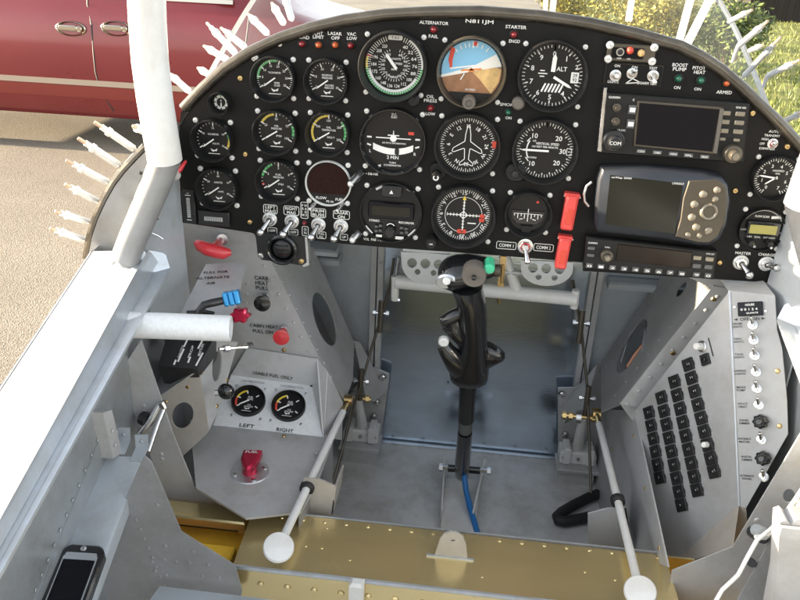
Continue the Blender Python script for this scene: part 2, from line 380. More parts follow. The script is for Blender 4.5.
placard('P M\nR A\nI  G\nM S', 304.5, 210.2, 2.4, 5, box=(7, 16.5)); placard('O\nN', 305.3, 231, 2.6, 2.6, box=(6, 9.5))
placard('OFF', 272.5, 230.5, 2.6, 6, box=(9, 6)); placard('OFF', 293.5, 232, 2.6, 6, box=(9, 6)); placard('PULL\nALL', 321.5, 235, 2.4, 6, box=(9, 7)); placard('UP', 344, 237, 2.6, 4, box=(7.5, 6))
placard('COMM 1', 506.3, 245.3, 3.6, 14.5, box=(19.5, 7.5)); placard('COMM 2', 543.5, 247.5, 3.6, 14.5, box=(19.5, 7.5))
for px, py, m in ((240.5, 78, 'brass'), (245.5, 154, 'brass'), (250, 222, 'brass'), (735, 190.5, 'brass'), (719.5, 262.5, 'brass'), (752.5, 113, 'brass'), (787, 146.5, 'brass'), (254, 58.5, 'steel'), (280, 44, 'steel'), (793, 272, 'brass')):
    u, v = pl(px, py); screw(P, u, v, 0, .0034, m)
# ---- dials
def ticks(b, a0, a1, n, r0, r1, wd, w=.0002):
    for i in range(n+1): b.tick(a0+(a1-a0)*i/n, r0, r1, wd, w)
def gauge(name, label, cat, px, py, rpx, art, needles=(), group=None, scr=.84, srpx=2.7, mats=(), hgt=.016, dialr=.88, bezel='bezel_black', skip=(), lip=.945, thing_fr=PF, only=None):
    k = thing_fr.mpp(px, py); r = rpx*k
    t = Thing(name, label, cat, thing_fr.M(px, py), group)
    b = MB(bezel); b.lathe([(r, 0), (r, hgt-.002), (r*.975, hgt), (r*lip, hgt), (r*(dialr+.01), .0025), (r*dialr, .0012)], 48, True, False); t.local(b, 'bezel', smooth=40)
    d = MB('dial_black'); d.disc((0, 0), r*(dialr+.012), .0015, 48)
    d.T = Matrix.Translation((0, 0, .0017)) @ Matrix.Diagonal((r, r, 1, 1))
    art(d); t.local(d, 'dial', smooth=0)
    for (a, L, wd, tail) in needles:
        n = MB('mark_white'); A = rad(a); dd = V((math.sin(A), math.cos(A))); tt = V((dd.y, -dd.x))
        p = [dd*(-tail*r)+tt*wd*r*.5, dd*(L*.82*r)+tt*wd*r*.5, dd*(L*r), dd*(L*.82*r)-tt*wd*r*.5, dd*(-tail*r)-tt*wd*r*.5]
        n.prism([(q.x, q.y) for q in p], .0045, .0051); t.local(n, 'needle', smooth=0)
    if scr:
        for i, (sx, sy) in enumerate(((1, 1), (-1, 1), (-1, -1), (1, -1))):
            if i in skip: continue
            screw(t, sx*r*scr, sy*r*scr, 0, srpx*k)
    return t, r
def logo(d, v=-.52):                                        # the little winged mark and maker's line of the small gauges
    d.mi('mark_white')
    d.poly([(-.17, v+.09, .0003), (-.06, v+.02, .0003), (.05, v+.02, .0003), (.17, v+.1, .0003), (.13, v-.04, .0003), (.02, v-.03, .0003), (-.03, v-.08, .0003), (-.11, v-.03, .0003)][::-1])
    d.line((-.28, v-.16), (.28, v-.16), .035, .0003)
def small(l1, l2, unit, nums, arcs=(), unit2=None):
    def art(d):
        for m, a0, a1 in arcs: d.mi(m); d.arc(.70, .80, a0, a1, .0002)
        d.mi('mark_white')
        N = len(nums)-1
        for i, s in enumerate(nums):
            a = -122+244*i/N; d.tick(a, .62, .8, .055, .0003)
            if s: d.text(s, .54*math.sin(rad(a)), .54*math.cos(rad(a)), .10, .0003)
        ticks(d, -122, 122, N*5 if N < 8 else N*2, .73, .8, .022, .00025)
        d.text(l1, 0, .24, .085, .0003, .052*len(l1)+.06)
        if l2: d.text(l2, 0, .12, .085, .0003, .052*len(l2)+.06)
        d.text(unit, .1, -.2, .085, .0003, .055*len(unit)+.06)
        if unit2: d.text(unit2, .1, -.31, .085, .0003, .052*len(unit2)+.06)
        logo(d)
    return art
SG = 'small round engine gauges in the left part of the panel'
ND = ((-126, .62, .06, .06),)
gauge('engine_gauge', 'small round tachometer with a green arc, topmost left of the engine gauges', 'gauge', 275, 78, 22, small('TACHOMETER', '', 'RPM', ['0', '5', '10', '15', '20', '25', '30', '35'], [('mark_green', -95, 8)], 'X100'), ND, SG)
gauge('engine_gauge', 'small round manifold pressure gauge with only white marks, below the warning lights', 'gauge', 327.5, 80.5, 22, small('MANIFOLD', 'PRESSURE', 'INCHES', ['10', '15', '20', '25', '30', '35'], [], 'MERCURY'), ND, SG)
gauge('engine_gauge', 'small round oil pressure gauge with a yellow arc top left and brownish face', 'gauge', 277, 131, 22, small('OIL', 'PRESSURE', 'PSI', ['0', '25', '50', '75', '100'], [('mark_yellow', -62, -8), ('mark_green', 68, 104)]), ((-122, .62, .06, .06),), SG)
gauge('engine_gauge', 'small round oil temperature gauge with long yellow arc and green arc', 'gauge', 329, 132.5, 22, small('OIL', 'TEMPERATURE', 'DEG F', ['50', '100', '150', '200', '250'], [('mark_yellow', -125, 0), ('mark_green', 50, 112)]), ((-122, .6, .06, .06),), SG)
gauge('engine_gauge', 'small round fuel pressure gauge with a short green arc, beside the red display', 'gauge', 279, 179.5, 21.5, small('FUEL', 'PRESSURE', 'PSI', ['0', '2', '5', '8', '10'], [('mark_green', -80, -22), ('mark_red', -112, -104)]), ND, SG)
gauge('engine_gauge', 'small round voltmeter with a short yellow mark at the right, far left of the panel', 'gauge', 214, 139, 20.5, small('VOLTMETER', '', 'VOLTS', ['8', '10', '12', '14', '16'], [('mark_yellow', 88, 118), ('mark_green', 70, 86)]), ND, SG)
gauge('engine_gauge', 'small round ammeter with only white marks, lowest at the far left', 'gauge', 219, 187, 20.5, small('AMMETER', '', 'AMPS', ['0', '20', '40', '60', '80'], []), ND, SG)
def art(d):
    d.mi('mark_white'); d.arc(.42, .66, 0, 360, .0002); d.mi('dial_black')
    for a in range(0, 360, 45): d.tick(a, .5, .7, .12, .0003)
    d.mi('mark_green'); d.tick(0, .5, .84, .12, .0004); d.mi('mark_white'); d.tick(180, .05, .4, .14, .0003); d.tick(0, .05, .25, .08, .0003)
gauge('suction_gauge', 'tiny round gauge with a white ring and green mark near the panel\'s left edge', 'gauge', 221.5, 102, 10.5, art, scr=0)
# round display with white ring
def art(d):
    d.mi('mark_white'); d.text('FLOW', -.3, -.66, .12, .0003); d.text('FUEL', .5, -.68, .12, .0003); d.text('PS 44', .08, -.8, .1, .0003)
t, r = gauge('engine_monitor', 'round dark red blank display with a thin white ring, above the toggle switches', 'display', 328.5, 183, 23, art, scr=.84, hgt=.006, dialr=.93, bezel='mark_white', lip=.96)
b = MB('screen_red_dark'); b.prism([(x*r, y*r) for x, y in [(-.86, -.25), (-.8, -.45), (.8, -.45), (.86, -.25), (.88, 0), (.8, .42), (.55, .7), (.25, .84), (0, .88), (-.25, .84), (-.55, .7), (-.8, .42), (-.88, 0)]], .0022, .0028); t.local(b, 'screen', smooth=0)
FL = 'large round flight instruments'
def art(d):                                                # airspeed indicator: two number rings, green/white/yellow arcs
    d.mi('mark_green'); d.arc(.78, .845, 95, 262, .0003); d.mi('mark_white'); d.arc(.70, .775, 118, 258, .0003); d.mi('mark_yellow'); d.arc(.78, .845, 262, 285, .0003); d.mi('mark_red'); d.tick(288, .70, .85, .03, .0004)
    d.mi('mark_white'); d.arc(.79, .845, 30, 95, .0003)
    ticks(d, 20, 340, 64, .70, .84, .02, .00035); ticks(d, 20, 340, 32, .40, .47, .015)
    for i in range(16):
        a = 30+300*i/15; d.text(str(40+i*12), .6*math.sin(rad(a)), .6*math.cos(rad(a)), .095, .0004, .15)
        d.text(str(60+i*15), .34*math.sin(rad(a)), .34*math.cos(rad(a)), .07, .0004, .11)
    d.rrect(.0, .77, .42, .13, .04, .0002, .0005); d.mi('mark_black'); d.text('T A S', 0, .77, .07, .0007)
    d.mi('mark_white'); d.text('KNOTS', .05, .18, .06, .0004); d.text('AIRSPEED', .06, .05, .06, .0004); d.text('MPH', 0, -.12, .06, .0004)
t, r = gauge('airspeed_indicator', 'large round airspeed dial crowded with white numbers and a green white rim, top left', 'gauge', 394.5, 65, 34, art, ((-38, .42, .085, .12),), FL, scr=.82, hgt=.024)
b = MB('bezel_black'); b.lathe([(.0075, 0), (.0075, .012), (.005, .0145)], 20, c=(r*.62, -r*.95)); t.local(b, 'adjusting_knob')
def art(d):                                                # attitude indicator
    R_ = .86
    def seg(a0, a1, n=20): return [(R_*math.sin(rad(a0+(a1-a0)*i/n)), R_*math.cos(rad(a0+(a1-a0)*i/n)), .0001) for i in range(n+1)]
    d.mi('sky_blue'); d.poly(seg(-100, 78)[::-1])
    d.mi('earth_brown'); d.poly(seg(78, 260, 26)[::-1])
    d.mi('glare_lamp_tan'); d.poly([(.0, .02, .0003), (.25, -.2, .0003), (.60, -.58, .0003), (.80, -.25, .0003), (.84, .1, .0003), (.35, .3, .0003)])  # white-gold glare at the ball's right painted as flat patches
    d.mi('pale_card'); d.poly([(-.86, -.14, .0004), (-.86, -.2, .0004), (.84, .2, .0004), (.80, .30, .0004), (.05, .16, .0004)]); d.poly([(.1, .2, .0005), (.66, .52, .0005), (.82, .26, .0005), (.3, .16, .0005)][::-1])
    d.mi('mark_white'); d.line((-.86, -.14), (.1, .12), .03, .0006); d.line((-.62, .06), (.2, .2), .04, .0006)
    for a in (-40, -28, -18, -9, 9, 20, 33): d.tick(a, .68, .8, .03, .0006)
    d.tick(0, .66, .83, .05, .0006)
    d.mi('mark_red'); d.poly([(-.62, .66, .0007), (-.68, .3, .0007), (-.62, .08, .0007), (-.56, .1, .0007), (-.56, .3, .0007), (-.5, .6, .0007)]); d.tick(4, .72, .84, .1, .0007)
    d.mi('mark_orange'); d.line((-.3, .03), (.28, .09), .05, .0008); d.poly([(-.02, .12, .0008), (-.1, -.02, .0008), (.1, .02, .0008)])
    d.mi('mark_white'); d.line((-.3, -.24), (-.2, -.06), .03, .0008); d.text('AIR SPEED', .0, -.5, .05, .0005, .3)
    d.mi('bezel_black'); d.poly([(-.62, -.58, .001), (.62, -.58, .001), (.5, -.7, .001), (.25, -.83, .001), (-.25, -.83, .001), (-.5, -.7, .001)][::-1])
t, r = gauge('attitude_indicator', 'large round attitude ball with blue sky, brown earth and a bright tilted horizon', 'gauge', 471.5, 71.5, 35, art, (), FL, scr=.82, bezel='grey_metallic')
b = MB('hat_brown'); b.lathe([(.008, .004), (.008, .016), (.0065, .019), (.0045, .019), (.004, .0165)], 20, c=(0, -r*.82)); t.local(b, 'caging_knob')
def art(d):                                                # altimeter
    d.mi('mark_white'); ticks(d, 0, 360, 50, .77, .85, .02); ticks(d, 0, 360, 10, .70, .85, .035)
    for i in range(10):
        if i in (2, 3): continue
        d.text(str(i), .60*math.sin(rad(36*i)), .60*math.cos(rad(36*i)), .145, .0003)
    d.text('ALT', .25, .2, .12, .0003); d.text('2', .66, .27, .13, .0003)
    d.rrect(.64, -.02, .22, .3, .02, .0002, .0004); d.mi('mark_black'); d.text('29\n92', .64, -.02, .09, .0006)
    d.mi('mark_white')
    for i in range(6): d.line((-.26+.1*i, -.46), (-.16+.1*i, -.22), .05, .0003)
    d.line((-.4, .05), (-.14, .05), .03, .0003); d.line((-.35, .13), (-.22, .13), .03, .0003); d.line((-.35, -.03), (-.22, -.03), .03, .0003)
t, r = gauge('altimeter', 'large round altimeter with white numbers and hands, marked ALT', 'gauge', 552, 75.5, 35.5, art, ((2, .62, .12, -.12), (118, .66, .075, -.05)), FL, scr=.83, skip=(2,), bezel='bezel_black')
b = MB('hat_brown'); b.lathe([(.0075, .0), (.0075, .010), (.0055, .012)], 20, c=(-r*.88, -r*.8)); t.local(b, 'setting_knob')
def art(d):                                                # turn coordinator
    d.mi('mark_white'); d.text('D.C.', 0, .78, .06, .0003); d.text('ELEC', 0, .70, .06, .0003)
    d.prism([(-.52, .065), (.52, .065), (.52, .095), (-.52, .095)], .0006, .0012); d.disc((0, .075), .1, .0013, 20); d.prism([(-.018, .08), (.018, .08), (.010, .3), (-.010, .3)], .0006, .0012); d.prism([(-.17, .15), (.17, .15), (.17, .18), (-.17, .18)], .0006, .0011)
    for s in (-1, 1): d.rrect(s*.72, .08, .14, .05, .01, .0002, .0005); d.line((s*.78, -.13), (s*.66, -.17), .05, .0004)
    d.text('NO PITCH INFORMATION', .02, -.07, .05, .0003, .7)
    up = [(-.6+1.2*i/10, -.18-.14*(1-((i-5)/5)**2)) for i in range(11)]
    pts = [(x, y+.09) for x, y in up]+[(x, y-.10) for x, y in up[::-1]]
    for i in range(10):
        a, c = up[i], up[i+1]; d.poly([(a[0], a[1]-.1, .0004), (c[0], c[1]-.1, .0004), (c[0], c[1]+.09, .0004), (a[0], a[1]+.09, .0004)])
    d.mi('mark_black'); d.rrect(.12, -.31, .13, .2, .05, .0004, .0008)
    d.mi('mark_white'); d.text('L', -.68, -.34, .09, .0003); d.text('R', .66, -.36, .09, .0003); d.text('2 MIN', .0, -.5, .1, .0003); d.text('TURN', 0, -.66, .055, .0003); d.text('COORDINATOR', 0, -.74, .055, .0003, .52); d.poly([(-.45, -.77, .0003), (-.35, -.73, .0003), (-.35, -.82, .0003)][::-1])
    d.mi('mark_red'); d.rrect(.52, .25, .17, .09, .02, .0002, .0005)
gauge('turn_coordinator', 'large round turn indicator with a white aeroplane seen from behind above a white tube', 'gauge', 393.5, 140.5, 33.5, art, (), FL, scr=.82, hgt=.013, bezel='black_gloss')
def rose(d, head, r_num, size, labels):
    for i in range(36):
        for q in (0, 5): d.tick(i*10+q-head, .74 if q else .70, .81, .018, .0003)
    for i, s in enumerate(labels):
        a = i*30-head; d.text(s, r_num*math.sin(rad(a)), r_num*math.cos(rad(a)), size, .0003, None, -rad(a))
def art(d):
    d.mi('mark_white'); rose(d, 150, .57, .11, ['N', '3', '6', 'E', '12', '15', '18', '21', '24', 'W', '30', '33'])
    half = [(0, .62), (.045, .5), (.075, .33), (.085, .12), (.42, -.1), (.45, -.2), (.40, -.22), (.12, -.1), (.08, -.1), (.06, -.42), (.2, -.54), (.2, -.62), (.03, -.56)]
    d.outline(half+[(-x, y) for x, y in half[::-1]], .022, .0004); d.mi('mark_red'); d.poly([(.72, .17, .0004), (.85, .18, .0004), (.84, -.04, .0004), (.74, -.02, .0004)][::-1])
t, r = gauge('heading_indicator', 'large round compass card with a white outline of an aeroplane from above', 'gauge', 467.5, 145, 33.5, art, (), FL, scr=.82, hgt=.015, skip=(2,))
b = MB('bezel_black'); b.rrect(-r*.83, -r*.83, .02, .02, .008, 0, .006, .001); b.lathe([(.0062, .004), (.0062, .02), (.005, .022)], 16, c=(-r*.86, -r*.92)); b.mi('mark_white'); b.arc(.002, .0035, 40, 320, .0222, 12, (-r*.86, -r*.92)); t.local(b, 'setting_knob')
def art(d):                                                # vertical speed
    d.mi('mark_white'); ticks(d, 0, 360, 60, .75, .84, .02); ticks(d, 0, 360, 20, .70, .84, .03)
    for s, a in (('10', -38), ('20', 45), ('30', 90), ('20', 132), ('10', 218)): d.text(s, .54*math.sin(rad(a)), .54*math.cos(rad(a)), .15, .0003)
    d.text('UP', -.33, .27, .06, .0003); d.text('VERTICAL SPEED', .06, .2, .075, .0003, .7); d.text('100 FEET PER MINUTE', .0, .1, .06, .0003, .78); d.text('DOWN', -.36, -.24, .06, .0003)
    d.mi('mark_white'); d.arc(.52, .56, -120, -60, .0003, 12); d.line((-.55, .24), (-.45, .36), .03, .0004); d.line((-.55, -.24), (-.45, -.36), .03, .0004); d.outline([(.66, -.1), (.8, -.1), (.8, .1), (.66, .1)], .02, .0003)
t, r = gauge('vertical_speed_indicator', 'large round climb dial numbered 10, 20, 30, its needle level to the left', 'gauge', 544.5, 150, 33.5, art, ((-90, .74, .06, .12),), FL, scr=.82, hgt=.015, skip=(2,))
b = MB('bezel_black'); b.rrect(-r*.8, -r*.72, .024, .022, .009, 0, .01, .002); b.mi('black_plastic'); b.lathe([(.004, .01), (.004, .012), (.002, .0125)], 12, c=(-r*.82, -r*.74)); t.local(b, 'adjusting_lug')
def art(d):
    d.mi('mark_white'); rose(d, 150, .70, .13, ['0', '3', '6', '9', '12', '15', '18', '21', '24', '27', '30', '33'])
    d.arc(.56, .575, 0, 360, .0002, 48); d.outline([(.09*math.cos(rad(a)), .09*math.sin(rad(a))) for a in range(0, 360, 30)], .025, .0004)
    for i in range(1, 6): d.line((.1*i, -.05), (.1*i, .05), .022, .0003); d.line((-.1*i, -.05), (-.1*i, .05), .022, .0003); d.line((-.04, .1*i), (.04, .1*i), .022, .0003); d.line((-.04, -.1*i), (.04, -.1*i), .022, .0003)
    d.prism([(-.5, -.012), (.5, -.012), (.5, .016), (-.5, .016)], .0005, .0009); d.prism([(-.014, -.48), (.014, -.48), (.014, .48), (-.014, .48)], .0005, .0010)
    d.mi('mark_yellow'); d.poly([(0, .62, .0005), (-.06, .48, .0005), (.06, .48, .0005)]); d.mi('mark_red'); d.rrect(.57, -.06, .16, .24, .03, .0003, .0006); d.rrect(-.02, -.53, .28, .13, .03, .0003, .0006)
    d.mi('dial_black'); d.text('NAV', .57, -.06, .06, .0008); d.text('GS', -.02, -.53, .07, .0008); d.mi('mark_white'); d.line((.14, -.25), (.4, -.25), .035, .0004)
t, r = gauge('course_indicator', 'large round navigation dial with a white cross and two red flags, lowest beside the stick', 'gauge', 463.5, 214.5, 32.5, art, (), FL, scr=.82, hgt=.016, skip=(2,))
b = MB('bezel_black'); b.lathe([(.0075, 0), (.0075, .018), (.006, .021)], 16, c=(-r*.92, -r*.86)); b.mi('mark_white'); b.text('OBS', -r*.92, -r*.86, .002, .0215); t.local(b, 'setting_knob')
def art(d):
    d.mi('mark_white')
t, r = gauge('voice_recorder', 'round dark radio unit with a wide grey display and tiny keys, lower centre left', 'radio', 391.5, 211.5, 31.5, art, (), None, scr=.8, hgt=.008, dialr=.93)
b = MB('screen_dark'); b.rrect(-.0, r*.06, r*1.45, r*.52, .003, .004, .0065, .001); b.mi('screen_olive'); b.rrect(0, r*.06, r*1.2, r*.3, .001, .0066, .0072); t.local(b, 'screen')
for q_, w_ in (('STEREO', -.52), ('RECORDER', .5)): b = MB('mark_white'); b.text(q_, r*w_, -r*.3, r*.07, .0046); t.local(b, 'lettering', smooth=0)
for p_, q_ in (((-.5, .72), (-.3, .84)), ((.46, .82), (.68, .70)), ((-.8, -.5), (-.58, -.74)), ((.8, -.5), (.58, -.74))): b = MB('mark_white'); b.line((p_[0]*r, p_[1]*r), (q_[0]*r, q_[1]*r), r*.07, .0046); t.local(b, 'face_marks', smooth=0)
b = MB('mark_white'); b.rrect(-r*.36, -r*.8, r*.2, r*.08, .0005, .0044, .0047); t.local(b, 'face_marks', smooth=0); b = MB('mark_white'); b.rrect(r*.3, -r*.82, r*.26, r*.1, .0005, .0044, .0047); t.local(b, 'face_marks', smooth=0); b = MB('mark_white'); b.arc(r*.12, r*.15, -60, 60, .0046, 10, (0, -r*.5))
t.local(b, 'face_marks', smooth=0)
b = MB('black_plastic'); b.rrect(0, r*.72, r*.62, r*.36, .003, .004, .011, .001); b.mi('mark_white'); b.text('▴', 0, r*.72, r*.12, .0112); t.local(b, 'mode_key')
for i, (x, y) in enumerate(((-.45, -.5), (-.32, -.46), (-.45, -.64), (-.32, -.62), (.35, -.48), (.5, -.5), (.36, -.64), (.52, -.62))):
    b = MB('key_grey'); b.rrect(r*x, r*y, r*.1, r*.08, .0006, .004, .006, .0005); t.local(b, 'key')
b = MB('black_plastic'); b.lathe([(r*.17, .004), (r*.17, .012), (r*.13, .014)], 20, c=(0, -r*.62)); t.local(b, 'dial_knob')
def art(d):                                                # slip indicator / inclinometer drum
    d.mi('black_gloss'); d.prism([(-.7, .1), (.7, .1), (.62, -.25), (.4, -.45), (-.4, -.45), (-.62, -.25)], .0002, .002, .0006)
    d.mi('mark_white')
    for i in range(-4, 5): d.line((i*.14, -.02-.0*i), (i*.14, .02-.25*(1 if i % 2 else .6)), .03, .0023)
    d.line((0, .2), (0, -.35), .03, .0024); d.line((-.6, -.02), (.6, -.02), .02, .0024); d.line((-.35, -.28), (-.2, -.24), .03, .0024); d.line((.35, -.28), (.2, -.24), .03, .0024)
    d.mi('mark_red'); d.disc((.35, .5), .06, .0004, 10); d.mi('bezel_black'); d.prism([(-.25, -.55), (.25, -.55), (.16, -.85), (-.16, -.85)], .0002, .003, .001)
gauge('inclinometer', 'medium round dark dial with a small curved white scale, left of the red switch covers', 'gauge', 528, 212.5, 24, art, (), None, scr=.82, hgt=.014, dialr=.8)
def art(d):
    d.mi('mark_white'); ticks(d, -150, 150, 40, .72, .84, .03); ticks(d, -150, 150, 10, .66, .84, .05)
    for i, s in enumerate(['0', '1', '2', '3', '4', '5', '6', '7']): d.text(s, .52*math.sin(rad(-150+43*i)), .52*math.cos(rad(-150+43*i)), .15, .0003)
    d.text('AIRSPEED', .1, .3, .08, .0003, .5); d.text('GAL', .1, .18, .08, .0003)
gauge('cabin_gauge', 'medium round gauge with white marks in golden light at the panel\'s right edge', 'gauge', 774, 177, 24, art, ((-84, .72, .07, .1), (-128, .5, .06, .1)), None, scr=.84, hgt=.012)
def art(d):
    d.mi('mark_white'); d.text('FLOW SCAN', -.1, .6, .1, .0003, .6); d.line((.3, .58), (.75, .62), .12, .0003); d.text('LOW', -.75, -.05, .08, .0003); d.text('HI', .8, -.1, .08, .0003); d.arc(.87, .89, -60, 60, .0003)
    d.text('LBS  GAL', -.25, -.36, .09, .0003, .6); d.text('EST USED', .42, -.36, .08, .0003, .5)
t, r = gauge('fuel_computer', 'round black fuel computer with a yellow lit number window', 'gauge', 761, 229, 23.5, art, (), None, scr=.86, hgt=.006, dialr=.93)
b = MB('black_gloss'); b.rrect(.02*r, .08*r, 1.42*r, .62*r, .002, .004, .007, .001); b.mi('lcd_yellow'); b.rrect(.0, .06*r, 1.16*r, .4*r, .001, .0071, .0076); t.local(b, 'screen')
for s in (-1, 1):
    b = MB('black_plastic'); b.lathe([(r*.16, .004), (r*.16, .011), (r*.12, .013)], 14, c=(s*r*.4, -r*.55)); b.mi('steel'); b.tube([(s*r*.4, -r*.55, .012), (s*r*.36, -r*.6, .02)], .0016, 8); t.local(b, 'selector')
# ---- warning lights
def led(label, px, py, m, rpx=4.2):
    t = Thing('warning_light', label, 'warning light', PF.M(px, py), 'warning lights on the panel'); r = rpx*PF.mpp(px, py)
    b = MB('bezel_black'); b.lathe([(r, 0), (r, .0025), (r*.8, .003), (r*.72, .002)], 20, True, False); t.local(b, 'bezel')
    b = MB(m); b.lathe([(r*.74, .0015), (r*.72, .004), (r*.55, .0065), (r*.25, .0078), (r*.05, .008)], 18); t.local(b, 'lens', smooth=70)
led('dark red warning light, leftmost of the four in a row along the arch', 302.6, 43.7, 'led_red')
led('orange warning light under the lettering CHT LIMIT', 319, 44.7, 'led_orange')
led('orange warning light under the lettering LASAR OFF', 335.7, 44.7, 'led_orange')
led('dark red warning light under the lettering VAC LOW', 351.3, 45.3, 'led_red')
led('red warning light between the words ALTERNATOR and FAIL', 434, 29.3, 'led_red', 4.6)
led('red warning light under the word STARTER', 514, 34.3, 'led_red', 4.6)
led('red warning light between the words OIL PRESS and LOW', 430.7, 107.5, 'led_red', 4.6)
led('small green warning light under the word SMOKE', 508.2, 111.7, 'led_green', 4.2)
led('green warning light under the lettering BOOST PUMP', 678, 78.3, 'led_green', 5)
led('green warning light under the lettering PITOT HEAT', 700.5, 80, 'led_green', 5)
led('red orange warning light above the word ARMED', 726, 83, 'led_orange', 4)
led('tiny red warning light between the toggle switches in the white boxed column', 305, 222, 'led_red', 2.8)
# ---- toggle switches on any frame
def toggle(label, M, ld, group, s=1., knob='steel', cat='toggle switch', red=False, ball=False):
    t = Thing('toggle_switch', label, cat, M, group)
    b = MB('steel'); b.lathe([(.0085*s, 0), (.0085*s, .0012*s), (.0065*s, .0018*s)], 24); b.prism([(.0062*s*math.cos(PI*j/3), .0062*s*math.sin(PI*j/3)) for j in range(6)], .0016*s, .004*s, .0004*s); b.lathe([(.0042*s, .003*s), (.0042*s, .0065*s), (.0033*s, .0075*s)], 18); t.local(b, 'nut')
    if red: b = MB('red_plastic'); b.lathe([(.0052*s, .0041*s), (.0050*s, .0050*s)], 20); t.local(b, 'red_ring')
    d = V(ld).normalized(); p0 = V((0, 0, .005*s)); L = .0185*s
    b = MB(knob)
    b.tube([p0, p0+d*L*.5, p0+d*L*.88, p0+d*L*.97, p0+d*L], [.0019*s, .0026*s, .0033*s, .0028*s, .0012*s], 14); t.local(b, 'lever', smooth=60); return t
TG = 'large ignition toggle switches along the lower edge of the panel'
def pbig(label, px, py, tx, ty):
    M = PF.M(px, py); o = PF.at(px, py); k = PF.mpp(px, py)
    t = Thing('toggle_switch', label, 'toggle switch', M, TG)
    b = MB('screw_white'); b.lathe([(.0092, 0), (.0092, .0018), (.0078, .003)], 28); b.mi('steel'); b.lathe([(.0070, .003), (.0070, .0055), (.006, .0065)], 24); b.mi('black_plastic'); b.disc((0, 0), .0035, .0067, 16); t.local(b, 'nut')
    tip = PF.uv(tx, ty, o); b = MB('steel'); p1 = V((tip.x, tip.y+.006, .018))
    b.tube([(0, 0, .005), p1*.5+V((0, 0, .003)), p1*.9+V((0, 0, .001))], [.0026, .0032, .0034], 14); b.ball(p1, .005, 16, 10); t.local(b, 'lever', smooth=60)
pbig('silver toggle switch under the boxed words LEFT MAG', 270, 219, 264.5, 232); pbig('silver toggle switch under the boxed words RIGHT MAG', 292, 221, 286.5, 234); pbig('silver toggle switch under the boxed words PRIM BUSS', 318.5, 224.5, 314, 237); pbig('silver toggle switch under the boxed words LASAR ON', 341, 226, 336.5, 238.5)
pbig('silver toggle switch under the word MASTER, lower right of the panel', 740.5, 262, 744, 274); pbig('pale toggle switch rightmost along the lower right edge, beside MASTER', 766, 263.5, 771, 267)
toggle('silver round toggle with a red middle, between COMM 1 and COMM 2', PF.M(525.2, 246), (.22, -.8, .6), 'small panel toggles', 1.15, red=True)
toggle('small toggle with a red middle near the panel\'s right edge above a gauge', PF.M(772.5, 143.5), (-.2, .3, .8), 'small panel toggles', .7, red=True)
# ---- switch guards
for label, x0, y0, x1, y1 in (('tall red switch cover, the upper of two beside the radios', 561, 190, 576.5, 228.5), ('red switch cover, the lower of two, hanging over the panel\'s lower edge', 555, 232, 569.5, 267)):
    px, py = (x0+x1)/2, (y0+y1)/2; k = PF.mpp(px, py); w, h = (x1-x0)*k, (y1-y0)*k
    t = Thing('switch_guard', label, 'switch cover', PF.M(px, py), 'red switch covers')
    b = MB('red_cover'); b.T = Matrix.Rotation(rad(-3), 4, 'Z'); b.rrect(0, -.001, w*.8, h*.93, .003, .002, .016, .0025); b.mi('mark_red'); b.rrect(0, -h*.1, w*.4, h*.42, .001, .016, .0168, .0005); t.local(b, 'cover')
    b = MB('red_cover'); b.T = Matrix.Rotation(rad(-3), 4, 'Z'); b.rrect(0, h*.43, w*.98, h*.12, .001, .0, .011, .001); b.mi('steel'); b.tube([(-w*.54, h*.4, .008), (w*.54, h*.4, .008)], .0014, 8); t.local(b, 'hinge')
# ---- trim indicators
def bar(label, x0, y0, x1, y1, vert):
    px, py = (x0+x1)/2, (y0+y1)/2; k = PF.mpp(px, py); w, h = (x1-x0)*k, (y1-y0)*k
    t = Thing('trim_indicator', label, 'indicator', PF.M(px, py), 'trim indicators'); b = MB('black_plastic'); b.rrect(0, 0, w, h, .001, 0, .006, .001); t.local(b, 'housing')
    b = MB('grey_light_paint')
    if vert: b.rrect(0, 0, w*.26, h*.6, .0005, .006, .0068)
    else: b.rrect(0, 0, w*.58, h*.28, .0005, .006, .0068)
    b.mi('mark_black')
    for i in range(1, 10):
        q = -.5+i/10
        if vert: b.line((-w*.13, q*h*.6), (w*.13, q*h*.6), .0006, .007)
        else: b.line((q*w*.58, -h*.14), (q*w*.58, h*.14), .0006, .007)
    t.local(b, 'light_bar', smooth=0)
    b = MB('mark_white')
    if vert: b.line((-w*.22, h*.38), (w*.22, h*.38), .001, .0062); b.line((-w*.2, -h*.38), (w*.2, -h*.38), .001, .0062); b.text('UP', 0, h*.44, .0016, .0062); t.local(b, 'marks', smooth=0)
bar('small upright indicator bar at the left edge of the panel', 184, 190, 196.5, 222.5, True); bar('small level indicator bar under the lowest left gauge', 199.5, 210, 230.5, 225, False)
# ---- little knobs on the panel
def knob(label, px, py, r, h, m='steel', dx=-.3, dy=-.3):
    t = Thing('small_knob', label, 'knob', PF.M(px, py), 'small panel knobs'); b = MB(m); b.tube([(0, 0, 0), (dx*h, dy*h, h*.6), (dx*h*1.6, dy*h*1.6, h)], [r, r*.95, r*.8], 16)
    t.local(b, 'shaft'); b = MB('screw_white'); b.ball((dx*h*1.6, dy*h*1.6, h), r*.72, 12, 8); t.local(b, 'tip')
knob('small silver knob left of the dark radio unit, the upper one', 361, 172.5, .0052, .02); knob('small silver knob left of the dark radio unit, the lower one', 358.5, 233, .0055, .012)
knob('small grey knob under the round red display, the left one', 316.5, 202, .0028, .012); knob('small grey knob under the round red display, the right one', 343.5, 203.5, .0028, .012)
